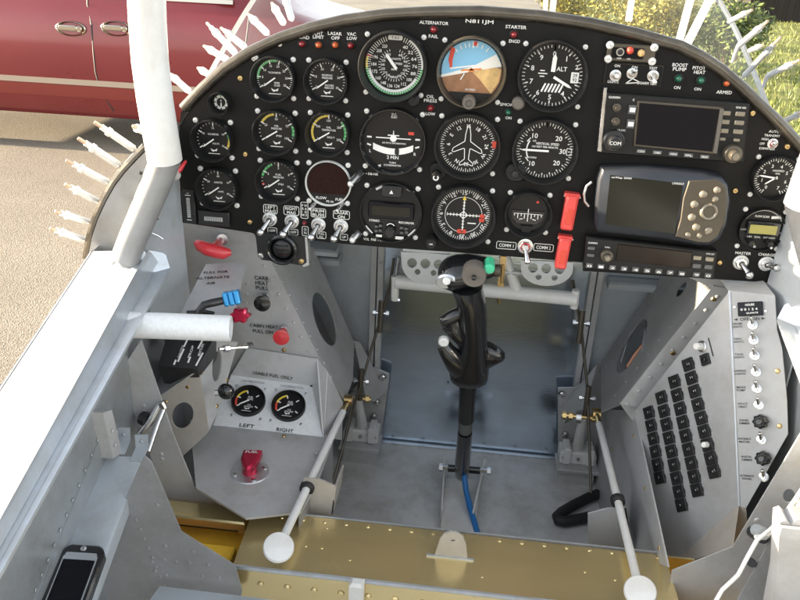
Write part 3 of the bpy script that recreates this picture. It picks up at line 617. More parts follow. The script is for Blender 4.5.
# ---- top right remote panel and its switches
def prect(x0, y0, x1, y1):
    px, py = (x0+x1)/2, (y0+y1)/2; k = PF.mpp(px, py); return px, py, (x1-x0)*k, (y1-y0)*k
px, py, w, h = prect(606, 44, 654.5, 61)
t = Thing('beacon_remote', 'small silver framed panel with a red light, at the top right of the panel', 'control panel', PF.M(px, py)); b = MB('grey_metallic'); b.rrect(0, 0, w, h, .003, 0, .007, .001); t.local(b, 'frame')
b = MB('screen_dark'); b.rrect(-.004, 0, w*.66, h*.62, .001, .007, .0078); t.local(b, 'window')
b = MB('black_plastic'); b.lathe([(.0045, .007), (.0045, .0105), (.003, .011)], 14, c=(-w*.24, .001)); b.mi('steel'); b.arc(.0032, .0043, 0, 360, .0111, 16, (-w*.24, .001)); t.local(b, 'rotary_knob')
b = MB('mark_red'); b.ball((-.002, .003, .008), .0042, 12, 8); t.local(b, 'red_lamp'); b = MB('glare_lamp_tan'); b.ball((.0105, .001, .008), .0042, 12, 8); t.local(b, 'amber_lamp')
b = MB('mark_white'); b.text('ARM', -w*.24, -.006, .0018, .008); t.local(b, 'lettering', smooth=0); b = MB('mark_white'); b.text('ON', -.002, -.006, .0018, .008); t.local(b, 'lettering', smooth=0)
for sx in (-1, 1):
    for sy in (-1, 1): screw(t, sx*w*.455, sy*h*.4, .006, .0044)
px, py, w, h = prect(604, 64, 662, 85)
SP = Thing('switch_plate', 'black plate with three small toggles under the silver framed panel', 'switch plate', PF.M(px, py)); b = MB('grey_metallic'); b.rrect(0, 0, w, h, .002, 0, .002, .0005); b.mi('panel_black'); b.rrect(0, 0, w*.98, h*.94, .002, .002, .0026); SP.local(b, 'plate')
b = MB('mark_white'); b.text('ON', -w*.3, h*.38, .003, .0028); SP.local(b, 'lettering', smooth=0); b = MB('mark_white'); b.text('ON', .0, h*.36, .003, .0028); SP.local(b, 'lettering', smooth=0); b = MB('mark_white'); b.text('TEST', w*.32, h*.36, .003, .0028); SP.local(b, 'lettering', smooth=0); b = MB('mark_white'); b.text('LIGHTS', -w*.33, -h*.38, .003, .0028, .012); SP.local(b, 'lettering', smooth=0); b = MB('mark_white'); b.outline([(-.007, -h*.42), (.009, -h*.34), (.0, -h*.18)], .001, .0028); SP.local(b, 'mark', smooth=0); b = MB('mark_white'); b.text('DISARM TEST', w*.26, -h*.36, .003, .0028, .022); SP.local(b, 'lettering', smooth=0)
toggle('pale knobbed small toggle, left one on the plate under the silver framed panel', PF.M(615, 75) @ Matrix.Translation((0, 0, .0026)), (.0, .1, .9), 'small toggles on the plate', .75, 'screw_white')
toggle('silver small toggle, middle one on the plate under the silver framed panel', PF.M(631.5, 73) @ Matrix.Translation((0, 0, .0026)), (.1, .4, .8), 'small toggles on the plate', .7)
toggle('pale knobbed small toggle, right one on the plate under the silver framed panel', PF.M(652.5, 75.5) @ Matrix.Translation((0, 0, .0026)), (.0, -.35, .9), 'small toggles on the plate', .75, 'screw_white')
# ---- radio stack
def U(px, py, o): return PF.uv(px, py, o)
def quadprism(b, o, pts, w0, w1, ch=0.): b.prism([tuple(U(x, y, o)) for x, y in pts], w0, w1, ch)
o = PF.at(672, 124); t = Thing('navigation_radio', 'wide navigation radio with a blank dark screen, topmost of the radio stack', 'radio', PF.M(p=o))
b = MB('bezel_black'); quadprism(b, o, [(602, 91), (747, 102), (741, 160.5), (597.5, 151)], 0, .012, .0015); t.local(b, 'face')
b = MB('steel'); quadprism(b, o, [(602.5, 86), (606, 86), (600.5, 150), (596, 149)], 0, .013, .001); t.local(b, 'mounting_rail', label='bright metal strip along the left side')
b = MB('grey_metallic'); quadprism(b, o, [(635.5, 98.5), (720, 105), (712, 151.5), (631, 143.5)], .012, .0145, .001); b.mi('screen_dark'); quadprism(b, o, [(637.5, 100.5), (716, 107), (709, 148.5), (633.5, 141.5)], .0146, .0152); b.mi('hat_brown'); quadprism(b, o, [(716.5, 106.5), (720.5, 106.2), (713.5, 150.5), (710, 149.5)], .0146, .0156); t.local(b, 'screen')
def key(t, o, x, y, wp, hp, w0, m='key_grey', txt=None, hgt=.0025, tm='mark_white'):
    k = PF.mpp(x, y); u, v = U(x, y, o); b = MB(m); b.rrect(u, v, wp*k, hp*k, .0008, w0, w0+hgt, .0006)
    if txt: b.mi(tm); b.text(txt, u, v, hp*k*.5, w0+hgt+.0003, wp*k*.7)
    return t.local(b, 'button')
for i, x in enumerate((639, 655, 671, 686, 702)): key(t, o, x, 148.3+i*1.4, 9, 4, .012, 'key_grey', ['CDI', 'OBS', 'MSG', 'FPL', 'PROC'][i])
for y in (110.5, 119.2, 128): key(t, o, 723.5-(y-110)*.12, y+.4, 8, 4.5, .012, 'key_light'); key(t, o, 737-(y-110)*.12, y+1.2, 9.5, 4.5, .012, 'key_light')
key(t, o, 719.5, 136.5, 6, 3, .012, 'key_light'); key(t, o, 733.5, 137.5, 6, 3, .012, 'key_light')
for (x, y, w) in ((630.5, 107.5, 7), (628.8, 121.5, 7)): key(t, o, x, y, 8, 9, .012, 'key_grey', 'I')
def rknob(t, o, x, y, rp, w0, hh, m='black_plastic', txt=None, name='knob', tip=None):
    k = PF.mpp(x, y); u, v = U(x, y, o); r = rp*k
    b = MB(m); b.lathe([(r, w0), (r, w0+hh*.5), (r*.92, w0+hh*.55), (r*.64, w0+hh*.57), (r*.62, w0+hh*.95), (r*.5, w0+hh)], 28, c=(u, v))
    if tip: b.mi(tip); b.disc((u, v), r*.4, w0+hh+.0003, 16)
    if txt: b.mi('mark_white'); b.text(txt, u, v, r*.35, w0+hh+.0006)
    t.local(b, name)
rknob(t, o, 611.5, 137, 10.5, .012, .02, txt='COM'); rknob(t, o, 728.5, 150, 9, .012, .02, 'grey_metallic', tip='key_light', txt=None)
rknob(t, o, 615, 105, 4.2, .012, .011, 'grey_metallic'); rknob(t, o, 613.8, 118.5, 4.2, .012, .011, 'grey_metallic')
b = MB('mark_white'); b.text('GARMIN', *U(613, 95.5, o), .0026, .0122, .013); t.local(b, 'lettering', smooth=0); b = MB('mark_white'); b.text('C', *U(632, 98, o), .0024, .0122); t.local(b, 'lettering', smooth=0); b = MB('mark_white'); b.text('VLOC', *U(620, 128, o), .0022, .0122, .009); t.local(b, 'lettering', smooth=0); b = MB('mark_white'); b.text('GNS 430', *U(738, 105.6, o), .0022, .0122, .011); t.local(b, 'lettering', smooth=0)
# moving map receiver, rounded right end
o = PF.at(657, 203); t = Thing('map_receiver', 'black and bronze handheld map receiver with rounded right end and eight keys, between two radios', 'map receiver', PF.M(p=o))
out = [(599.5, 163.5), (640, 163), (700, 168), (717, 171.5), (724, 179), (726, 195), (722.5, 219), (716, 233), (707, 239.5), (695, 239.5), (660, 233.5), (596, 226.5), (593.3, 222), (593.5, 200), (596, 175)]
b = MB('gps_case'); quadprism(b, o, out, .004, .024, .004); t.local(b, 'case', smooth=50)
b = MB('grey_metallic'); quadprism(b, o, [(684, 175), (712, 173.8), (720, 180), (721.5, 195), (718.5, 216), (712, 230), (704, 235.5), (692, 235), (671, 229.5), (676, 212), (678.5, 192)], .024, .0262, .001); t.local(b, 'key_plate', label='bronze grey key pad end')
b = MB('screen_olive'); quadprism(b, o, [(607.5, 169.5), (679, 178), (670.5, 227), (602.5, 217.5)], .024, .0248); b.mi('mark_white'); b.text('airMap 2000', *U(618.5, 172.3, o), .0028, .0252, .023); b.text('LOWRANCE', *U(673.5, 177.5, o), .0026, .0262, .013); t.local(b, 'screen', smooth=0)
for x, y, rp in ((698, 187.8, 4), (711.5, 183.5, 3.6), (709.5, 192.3, 3.3), (689.5, 197.7, 4), (687, 210.3, 4), (691.2, 220, 4), (703, 223.3, 4), (683, 227.5, 3), (694, 228.5, 3)):
    k = PF.mpp(x, y); b = MB('key_light'); b.lathe([(rp*k, .026), (rp*k*.95, .028), (rp*k*.6, .0292), (rp*k*.1, .0295)], 16, c=tuple(U(x, y, o))); t.local(b, 'button', smooth=70)
k = PF.mpp(704, 205); b = MB('key_light'); b.lathe([(9*k, .026), (9*k, .0275), (7.6*k, .029), (6.2*k, .0285), (5.8*k, .0275)], 28, c=tuple(U(703.5, 205, o))); b.mi('grey_metallic'); b.disc(U(703.5, 205, o), 5.8*k, .0279, 24); t.local(b, 'cursor_pad', smooth=50)
b = MB('steel'); u1 = [(591, 180), (586, 184), (583.5, 192), (584, 199), (588, 204)]; b.tube([(*U(x, y, o), .008) for x, y in u1], .0022, 10); t.local(b, 'bracket')
# transponder
o = PF.at(648, 256); t = Thing('transponder', 'slim radio with a long dark display and a row of keys, lowest of three radios', 'radio', PF.M(p=o))
b = MB('bezel_black'); quadprism(b, o, [(585.5, 233), (715, 248), (711.5, 275.5), (582, 264.5)], 0, .014, .0015); t.local(b, 'face')
b = MB('screen_bronze'); quadprism(b, o, [(616.5, 240), (689.5, 248), (687.5, 264), (614, 256)], .014, .0152, .0006); t.local(b, 'screen')
rknob(t, o, 605, 250.5, 6.2, .014, .014, 'grey_metallic', tip='key_light')
for i in range(11): key(t, o, 588+i*11.4+(3 if i > 8 else 0), 261+i*.98, 6.5, 5, .014, 'key_grey', str(i % 10))
for x, y, m in ((694.5, 253.5, 'key_light'), (706.5, 254.8, 'key_light'), (694, 261.5, 'key_grey'), (705.5, 262.5, 'key_grey')): key(t, o, x, y, 8, 4.4, .014, m)
for x, y in ((590, 244), (589.5, 251)): key(t, o, x, y, 7, 3, .014, 'key_grey')
b = MB('mark_white'); b.text('GARMIN', *U(591.5, 239, o), .0022, .0143, .011); t.local(b, 'lettering', smooth=0); b = MB('mark_white'); b.text('FUNC', *U(606, 243.3, o), .002, .0143, .006); t.local(b, 'lettering', smooth=0); b = MB('mark_white'); b.text('GTX 327', *U(707.5, 249.9, o), .002, .0143, .010); t.local(b, 'lettering', smooth=0)
# eyeball air vent under the switches
o = PF.at(284, 249); t = Thing('air_vent', 'black square plate with a round air vent hanging under the toggle switches', 'air vent', PF.M(p=o))
b = MB('black_plastic'); quadprism(b, o, [(256, 231), (305, 236), (308.5, 262.5), (306, 265), (262.5, 259), (258.5, 256)], -.004, .004, .001); t.local(b, 'plate')
b = MB('steel'); quadprism(b, o, [(305.5, 236), (308, 236), (310, 264), (304, 265.5), (303, 264), (307.5, 261)], -.006, .005); t.local(b, 'edge_strip')
k = PF.mpp(284, 249); b = MB('black_gloss'); b.lathe([(15.5*k, .004), (15.5*k, .009), (13.5*k, .0105), (11.5*k, .008), (11*k, .003)], 32, c=tuple(U(283, 248, o))); t.local(b, 'ring', smooth=40)
b = MB('black_plastic'); b.ball((*U(283, 248, o), .001), 11*k, 20, 12, (1, 1, .5)); b.mi('black_gloss')
for q in (-.5, 0, .5): c = U(283, 248, o); b.rrect(c.x, c.y+q*9*k, 13*k, 1.4*k, .0005, .004, .0085)
t.local(b, 'louvre', smooth=60)
for x, y, m in ((262, 254.5, 'steel'), (302, 260, 'brass')): u, v = U(x, y, o); screw(t, u, v, .004, .004, m)
# ------------------------------------------------------------------ airframe
FZ = -.86; FY = 1.25                                        # floor height below the eye, firewall distance
YA = V((0, 1, 0)); NA = V((0, -1, 0)); UP = V((0, 0, 1)); XA = V((1, 0, 0))
F = Thing('aircraft_fuselage', 'grey painted aircraft cockpit shell with floor, side walls, firewall and silver canopy rails', 'aircraft', zrel(0, .5, FZ))
def Fw(b, name, **k): return F.world(b, name, **k)
# floor
b = MB('floor_paint'); b.plate([zrel(-.52, -.7, FZ), zrel(.52, -.7, FZ), zrel(.52, FY, FZ), zrel(-.52, FY, FZ)], .01, UP)
e0, e1 = oY(383, 440, FY), oY(556, 454.5, FY)
for i in range(6): b.rivet(oZ(395+26*i, 446+2.4*i, FZ), UP, .003)
for px, py in ((352, 478), (367, 504), (520, 490), (545, 470), (420, 470)): b.rivet(oZ(px, py, FZ), UP, .0018)
Fw(b, 'floor')
# firewall: bright centre sheet, side sheets, upright stiffeners
b = MB('firewall_steel'); b.plate([zrel(-.150, FY-.004, FZ), zrel(.214, FY-.004, FZ), zrel(.214, FY-.004, -.3), zrel(-.150, FY-.004, -.3)], .002, NA)
for i in range(6): p = e0.lerp(e1, .06+i*.175); b.rivet(p+V((0, -.004, .013)), NA, .003)
b.rivet(oY(485, 385, FY-.006), NA, .0025); b.rivet(oY(448, 383, FY-.006), NA, .002)
Fw(b, 'firewall_sheet')
b = MB('blue_grey_paint'); b.plate([zrel(-.40, FY, FZ), zrel(.40, FY, FZ), zrel(.40, FY, -.34), zrel(.25, FY, -.22), zrel(-.25, FY, -.22), zrel(-.40, FY, -.34)], .003, NA); Fw(b, 'firewall')
b = MB('rail_silver'); b.box(tuple((e0+e1)/2+V((0, -.012, .0015))), ((e1-e0).x+.01, .007, .003)); Fw(b, 'floor_edge_strip')
for s, xa in ((-1, -.139), (1, .203)):
    b = MB('grey_paint'); x0 = xa
    for k in range(2): b.box((x0+s*(.004+.012*k), FY-.010+.004*k, EYE.z-.57), (.009, .016, .58), .002)
    b.rivets((x0+s*.004, FY-.022, EYE.z-.83), (x0+s*.004, FY-.022, EYE.z-.45), 9, NA, .0022); Fw(b, 'stiffener')
b = MB('blue_grey_paint'); b.box((-.36, FY-.02, EYE.z-.498), (.30, .03, .012), .003); b.box((-.36, FY-.03, EYE.z-.475), (.30, .05, .01), .003); Fw(b, 'baggage_shelf')
b = MB('blue_grey_paint'); b.box((.36, FY-.02, EYE.z-.50), (.26, .03, .012), .003); Fw(b, 'baggage_shelf')
# canopy rails
def rail(side):
    pts = {}
    for n, a, c in (('O', (86, 262), (0, 392)), ('T', (148, 250), (0, 520)), ('B', (165, 252), (0, 548)), ('C', (170, 268), (0, 574))):
        p = oZ(*a, -.36 - (.018 if n == 'B' else .020 if n == 'C' else 0)); q = oZ(*c, -.42 - (.018 if n == 'B' else .020 if n == 'C' else 0))
        d = q-p; p2 = p if n in 'TBC' else p-d*.10; q2 = p+d*2.6
        if side > 0: p2.x *= -1; q2.x *= -1
        pts[n] = (p2, q2)
    rings = []
    for e in (0, 1):
        O, T, B, C = (pts[k][e] for k in 'OTBC')
        low = .03
        r = [O-V((0, 0, low)), O, O+(T-O)*.5, T+(O-T)*.12, T, T+(B-T)*.35+V((0, 0, .003)), T+(B-T)*.75+V((0, 0, .002)), B, B+(C-B)*.5, C, C-V((0, 0, .004)), C+(O-C)*.1-V((0, 0, .008)), O+(C-O)*.1-V((0, 0, low))]
        rings.append(r[::-1] if side > 0 else r)
    b = MB('rail_silver'); b.loft(rings[::-1])
    o = Fw(b, 'canopy_rail', smooth=35, recalc=True)
    # side wall under the rail
    O, C = pts['O'], pts['C']
    w0 = C[0].lerp(O[0], .45); w1 = C[1].lerp(O[1], .45)
    fw = zrel((-.43 if side < 0 else .43), FY, -.3)
    poly = [w1, w0, V((fw.x, FY, w0.z+.1)), zrel(fw.x, FY, FZ), V((w0.x, w0.y, EYE.z+FZ)), V((w1.x, w1.y, EYE.z+FZ))]
    b = MB('side_grey_paint')
    top = [w1, w0, V((fw.x, FY, w0.z+.1))]
    for i in range(2):
        a, c = top[i], top[i+1]; a2, c2 = V((a.x, a.y, EYE.z+FZ)), V((c.x, c.y, EYE.z+FZ)); n = -UP.cross(c-a)*side
        b.plate([a, c, c2, a2], .002, XA*(-side))
    return pts, b
railL, wb = rail(-1)
for (a, c, n_) in (((118, 385), (60, 530), 12), ((93, 478), (40, 590), 9)):
    pass
wx = lambda p: V((p.x+.003, p.y, p.z))
b2 = wb
Fw(b2, 'side_wall')
railR, wb = rail(1); Fw(wb, 'side_wall')
# outer skins and top skin
for s, pts in ((-1, railL), (1, railR)):
    O = pts['O']; b = MB('aluminium')
    top = [O[1], O[0], zrel(s*.44, FY+.3, -.33)]
    for i in range(2):
        a, c = top[i]+V((s*.004, 0, -.001)), top[i+1]+V((s*.004, 0, -.001)); b.plate([a, c, V((c.x*.92, c.y, EYE.z-1.0)), V((a.x*.92, a.y, EYE.z-1.0))], .002, XA*s)
    Fw(b, 'outer_skin')
ap = [V((PO.x+p.x, 0, PO.z+p.y)) for p in arch2]
aw = [V((-.385, 0, EYE.z-.30)), V((-.372, 0, EYE.z-.235))]+ap[1:-1]
b = MB('aluminium'); rings = []
for y, dz, k in ((PY-.004, .0, 1), (1.15, -.03, .99), (1.4, -.10, .95), (1.75, -.2, .82), (2.1, -.34, .62)):
    rings.append([V((p.x*k, y, p.z+dz)) for p in aw])
b.loft(rings, False, False, False); Fw(b, 'top_skin', smooth=60)
# inner left skin between panel and roll bar, right counterpart
for s in (-1, 1):
    b = MB('blue_grey_paint'); x = s*.385
    b.plate([V((s*.372, PY-.003, EYE.z-.20)), V((s*.366, PY-.003, EYE.z-.47)), V((s*.388, .868, EYE.z-.48)), V((s*.386, .868, EYE.z-.25))], .002, XA*(-s)); o = Fw(b, 'forward_side_skin')
if 1:
    b = MB('steel')
    for a, m, c in (((147, 218), (153, 215.5), (158, 219.5)), ((141, 236), (152, 233), (163, 239))):
        p, q, r = oY(*a, .875), oY(*m, .875), oY(*c, .88); b.tube([p, p.lerp(q, .5)+V((0, 0, .002)), q, q.lerp(r, .6)+V((0, 0, .001)), r], .0012, 8)
    Fw(b, 'wire_loops')
# ---- gear towers
def face(b, pts, th, n): b.plate(pts, th, n)
A1 = 1.0
def oval(cx, cy, a, c, rot, fn, n=24): return [fn(cx+a*math.cos(2*PI*i/n)*math.cos(rot)-c*math.sin(2*PI*i/n)*math.sin(rot), cy+a*math.cos(2*PI*i/n)*math.sin(rot)+c*math.sin(2*PI*i/n)*math.cos(rot)) for i in range(n)]
# left: aft face
b = MB('grey_paint')
nL = NA
b.plate([oY(176, 222, A1), oY(250, 228, A1), oY(271, 262, A1), oY(326, 371, A1), oY(326, 440, A1), oY(170, 430, A1)], .002, NA)
for i in range(8): b.rivet(oY(264+i*7.4, 266+i*14.2, A1-.0005), NA, .0026)
for px, py in ((240, 272), (241, 281), (247, 284), (247, 294), (246, 303), (248, 311), (200, 228), (203, 268)): b.rivet(oY(px, py, A1-.0005), NA, .0024)
for px, py in ((284, 350), (226, 352)): b.mi('brass').rivet(oY(px, py, A1-.001), NA, .0035)
Fw(b, 'gear_tower_face')
# left: inboard face with oval hole
p0 = oY(271, 262, A1-.001); p1 = oY(326, 371, A1-.001); p2 = oY(313, 247, 1.20); nI = (p1-p0).cross(p2-p0); nI = nI if nI.x > 0 else -nI
fI = lambda x, y: oP(x, y, p0, nI)
b = MB('grey_paint'); b.plate([fI(268, 256), fI(313, 247), fI(354, 342), fI(353, 380), fI(345, 400), fI(326, 371)], .002, nI, [oval(324.5, 319, 9.5, 28, rad(-17), fI)])
for i in range(9): b.rivet(fI(276+i*6.9, 268+i*13.6), nI, .0024); b.rivet(fI(314+i*5.0, 262+i*10.6), nI, .0022)
Fw(b, 'gear_tower_side')
b = MB('grey_dark_paint'); q = lambda x, y: oP(x, y, p0-nI.normalized()*.06, nI); b.plate([q(285, 280), q(330, 275), q(360, 370), q(320, 375)], .002, nI); Fw(b, 'gear_leg_cover')
# left upper sloping plate with ALTERNATE AIR
b = MB('grey_paint'); pa, pb, pc, pd = oD(206, 264, 1.06), oD(246, 262, 1.06), oD(233, 318, 1.02), oD(178, 318, .98); n = (pb-pa).cross(pd-pa); n = n if n.y < 0 else -n
b.plate([pa, pb, oP(233, 318, pa, n), oP(178, 318, pa, n)], .003, n); FA = Frame(pa, pb-pa, pa-pd); FA = Frame(pa, pb-pa, (pa-pd)); Fw(b, 'alternate_air_plate')
def label_on(fr, txt, px, py, hp, wp, m='mark_black', name='placard', parent=None):
    k = fr.mpp(px, py); b = MB(m); b.T = fr.M(px, py); b.text(txt, 0, 0, hp*k, .0008, wp*k); return (parent or F).world(b, name, smooth=0)
FA.w = n.normalized(); FA.v = FA.w.cross(FA.u)
label_on(FA, 'PULL FOR', 216, 272.5, 3.6, 24); label_on(FA, 'ALTERNATE', 213, 278, 3.6, 33); label_on(FA, 'AIR', 211, 283.5, 3.6, 9)
FT = Frame(oY(262, 300, A1-.001), (1, 0, 0), (0, 0, 1))
label_on(FT, 'CARB', 261.5, 278, 4, 14); label_on(FT, 'HEAT', 262, 283, 4, 13); label_on(FT, 'PULL', 262.5, 288, 4, 13)
label_on(FT, 'CABIN HEAT', 264, 326, 3.6, 28); label_on(FT, 'PULL ON', 263, 331.5, 3.6, 20)
# right tower
b = MB('grey_paint'); b.plate([oY(668, 268, A1), oY(800, 278, A1), oY(800, 420, A1), oY(632, 420, A1), oY(620, 404, A1), oY(712, 288, A1)][::1], .002, NA)
Fw(b, 'gear_tower_face')
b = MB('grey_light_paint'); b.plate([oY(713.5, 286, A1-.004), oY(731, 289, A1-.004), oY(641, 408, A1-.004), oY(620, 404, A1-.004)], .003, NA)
for i in range(9): b.rivet(oY(717-i*11.2, 297-i*-13.4, A1-.005), NA, .0028)
for px, py in ((714, 299), (673, 353)): b.mi('brass').rivet(oY(px, py, A1-.005), NA, .0038)
Fw(b, 'tower_flange')
p0r = oY(712, 287, A1-.002); p1r = oY(620, 404, A1-.002); p2r = oY(670, 268, 1.22); nR = (p1r-p0r).cross(p2r-p0r); nR = nR if nR.x < 0 else -nR
fR = lambda x, y: oP(x, y, p0r, nR)
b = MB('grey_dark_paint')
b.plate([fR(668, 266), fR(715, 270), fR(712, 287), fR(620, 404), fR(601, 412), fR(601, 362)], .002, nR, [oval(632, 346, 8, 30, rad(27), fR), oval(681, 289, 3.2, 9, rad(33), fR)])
for i in range(9): b.rivet(fR(703-i*11, 285+i*13.8), nR, .0024); b.rivet(fR(654-i*6.1, 284+i*10.2), nR, .0022)
Fw(b, 'gear_tower_side')
q = lambda x, y: oP(x, y, p0r-nR.normalized()*.05, nR)
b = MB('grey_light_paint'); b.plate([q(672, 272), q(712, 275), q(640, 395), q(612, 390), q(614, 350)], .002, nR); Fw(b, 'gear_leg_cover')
b = MB('wire_copper'); b.tube([q(625, 372), fR(628, 366), fR(634, 356), fR(643, 345), q(646, 332)], .0022, 8); b.mi('rail_silver'); b.tube([q(646, 320), fR(645, 332), fR(643, 351)], .0016, 8); b.tube([q(636, 330), fR(626, 345), fR(621, 362)], .0012, 8); Fw(b, 'wires')
# right lower inboard face
b = MB('grey_paint'); XR = .255; g = lambda x, y: oX(x, y, XR)
b.plate([g(600, 410), g(634, 410), g(668, 567), g(655, 562), g(588, 548), g(594, 455)], .002, -XA)
for px, py in ((613, 449), (634, 436), (645, 488), (659, 548)): b.mi('brass').rivet(g(px, py), -XA, .003)
Fw(b, 'lower_side_panel')
# ---- left bulkhead frames either side of the spar
b = MB('grey_paint'); Y0 = .80; g = lambda x, y: oY(x, y, Y0)
b.plate([g(118, 375), g(141, 340), g(165, 410), g(172, 432), g(195, 488), g(247, 518), g(247, 560), g(190, 560), g(176, 530), g(144, 437)], .002, NA)
for px, py in ((144, 406), (145, 412), (147, 419), (161, 454), (162, 459)): b.rivet(g(px, py), NA, .0028)
Fw(b, 'bulkhead_frame')
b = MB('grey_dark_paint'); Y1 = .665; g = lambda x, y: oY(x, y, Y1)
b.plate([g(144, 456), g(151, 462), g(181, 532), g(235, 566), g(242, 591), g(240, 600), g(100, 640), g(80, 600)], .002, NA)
for px, py in ((164, 560), (176, 562), (189, 563), (208, 565), (202, 576), (219, 578), (193, 552), (157, 505), (166, 575), (152, 562), (155, 571), (165, 546)): b.rivet(g(px, py), NA, .0026)
for i in range(8): b.rivet(g(136+i*4, 520+i*9.4), NA, .0022)
Fw(b, 'bulkhead_frame')
b = MB('blue_grey_paint'); g = lambda x, y: oZ(x, y, -.668)
b.plate([g(160, 586), g(300, 603), g(420, 640), g(120, 640)], .003, UP); Fw(b, 'seat_pan')
# right bulkhead frames
b = MB('grey_paint'); g = lambda x, y: oY(x, y, .73)
b.plate([g(812, 415), g(812, 505), g(738, 600), g(722, 610), g(668, 600), g(672, 571), g(733, 547)], .002, NA, [oval(789, 496, 6, 7, 0, g)]); b.rivet(g(757, 520), NA, .003); Fw(b, 'bulkhead_frame')
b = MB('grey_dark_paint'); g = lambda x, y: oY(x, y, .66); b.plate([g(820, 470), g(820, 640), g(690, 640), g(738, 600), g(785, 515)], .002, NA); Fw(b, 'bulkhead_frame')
# ---- wing spar
zs = -.66
S = Thing('wing_spar', 'gold anodized box spar crossing the cockpit floor, with rivets along its edges', 'spar', zrel(0, .73, zs-.1))
c0, c1, c2, c3 = oZ(253, 510, zs), oZ(665, 556, zs), oZ(671, 603, zs), oZ(233, 565, zs)
b = MB('gold_anodized'); b.plate([c0, c1, V((c1.x+.002, c3.y, c1.z)), c3], .004, UP)
y0, y1 = c3.y, c0.y
for i in range(19):
    x = c0.x+.012+i*.0268
    if abs(x-.02) > .03: b.rivet((x, y1-.008, EYE.z+zs), UP, .0028)
for px, py in ((327, 528), (322, 548), (306, 546), (350, 560), (615, 580), (640, 582), (585, 572), (482, 577)): b.rivet(oZ(px, py, zs), UP, .0018)
S.world(b, 'spar_cap')
b = MB('rail_silver'); b.box(((c0.x+c1.x)/2, y0-.001, EYE.z+zs-.001), (c1.x-c0.x, .003, .0045)); b.box(((c0.x+c1.x)/2, y1+.001, EYE.z+zs-.001), (c1.x-c0.x, .002, .0035)); S.world(b, 'cap_edge')
b = MB('gold_anodized'); b.plate([zrel(-.26, y0-.002, zs-.004), zrel(.30, y0-.002, zs-.004), zrel(.30, y0-.002, -.85), zrel(-.26, y0-.002, -.85)], .003, NA)
for i in range(17): b.rivet((-.235+i*.031, y0-.0025, EYE.z+zs-.022), NA, .0042); b.rivet((-.22+i*.031, y0-.0025, EYE.z+zs-.05), NA, .003)
S.world(b, 'spar_web')
b = MB('gold_anodized'); b.plate([zrel(-.26, y1+.002, zs-.004), zrel(.30, y1+.002, zs-.004), zrel(.30, y1+.002, -.85), zrel(-.26, y1+.002, -.85)], .003, YA); S.world(b, 'spar_web')
b = MB('amber_sun_tint'); b.box((-.345, .735, EYE.z-.75), (.20, .10, .10), .004); b.mi('gold_anodized').box((-.345, .774, EYE.z-.672), (.20, .03, .012), .002); b.mi('amber_sun_tint').box((-.345, .715, EYE.z-.690), (.19, .045, .014), .002)
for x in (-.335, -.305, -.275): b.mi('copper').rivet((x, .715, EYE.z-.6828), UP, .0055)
S.world(b, 'spar_end', label='spar end coloured amber like sunlight, between the left frames')
b = MB('amber_sun_tint'); b.box((.37, .735, EYE.z-.755), (.26, .10, .12), .004); b.mi('brass')
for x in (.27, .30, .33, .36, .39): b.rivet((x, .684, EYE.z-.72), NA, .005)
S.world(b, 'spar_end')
b = MB('warm_grey_tint'); g = lambda x, y: oY(x, y, oZ(452, 558, zs).y)
o_ = g(452, 558); k = .00095
pts = [g(434, 557), g(467.5, 560), g(466, 545), g(463, 537), g(457, 533), g(450, 532), g(444, 534), g(440, 539)]
b.plate(pts, .003, NA, [oval(453, 540.5, 2.3, 1, 0, g, 12)]); S.world(b, 'cover_tab', label='rounded cream tab standing on the spar')
b = MB('rail_silver'); b.box(tuple(oZ(450, 558, zs)+V((0, 0, .001))), (.055, .003, .002)); S.world(b, 'tab_slot')
b = MB('white_paint'); p = oY(357, 581, y0-.012); b.box(tuple(p+V((0, 0, -.05))), (.016, .014, .1), .003); S.world(b, 'crotch_strap_post')
# ---- left armrest
a = [oZ(104, 456, -.55), oZ(143, 457, -.55), oZ(90, 600, -.60), oZ(36, 600, -.60)]
d1 = (a[3]-a[0]); a[3] = a[0]+d1*1.8; a[2] = a[1]+(a[2]-a[1])*1.8
R_ = Thing('armrest', 'pale blue grey metal box armrest along the left wall', 'armrest', a[0].lerp(a[2], .5)-V((0, 0, .06)))
n = (a[1]-a[0]).cross(a[3]-a[0]); n = n if n.z > 0 else -n; n.normalize()
b = MB('blue_grey_paint'); rn = []
for p, q in ((a[0], a[1]), (a[3], a[2])):
    ux = (q-p).normalized(); rn.append([p-n*.02, p-n*.003, p+ux*.003, q-ux*.004, q-ux*.001-n*.0015, q-n*.005, q-n*.02])
b.loft(rn); 
R_.world(b, 'armrest_box', smooth=40, recalc=True)
for px, py, ln in ((105.5, 446, 8), (118, 444, 12), (136, 451, 10)):
    b = MB('blue_grey_paint'); p = oP(px, py+10, a[0]+n*.001, n); w = V((1, .15, 0)).normalized()*.007
    b.plate([p-w, p+w, p+w+V((0, .018, .006)), p-w+V((0, .018, .006))], .002, n); b.plate([p-w+V((0, .018, .006)), p+w+V((0, .018, .006)), p+w+V((0, .019, .022)), p-w+V((0, .019, .022))], .002, NA); b.rivet(p+V((0, .018, .014)), NA, .0022); R_.world(b, 'tab')
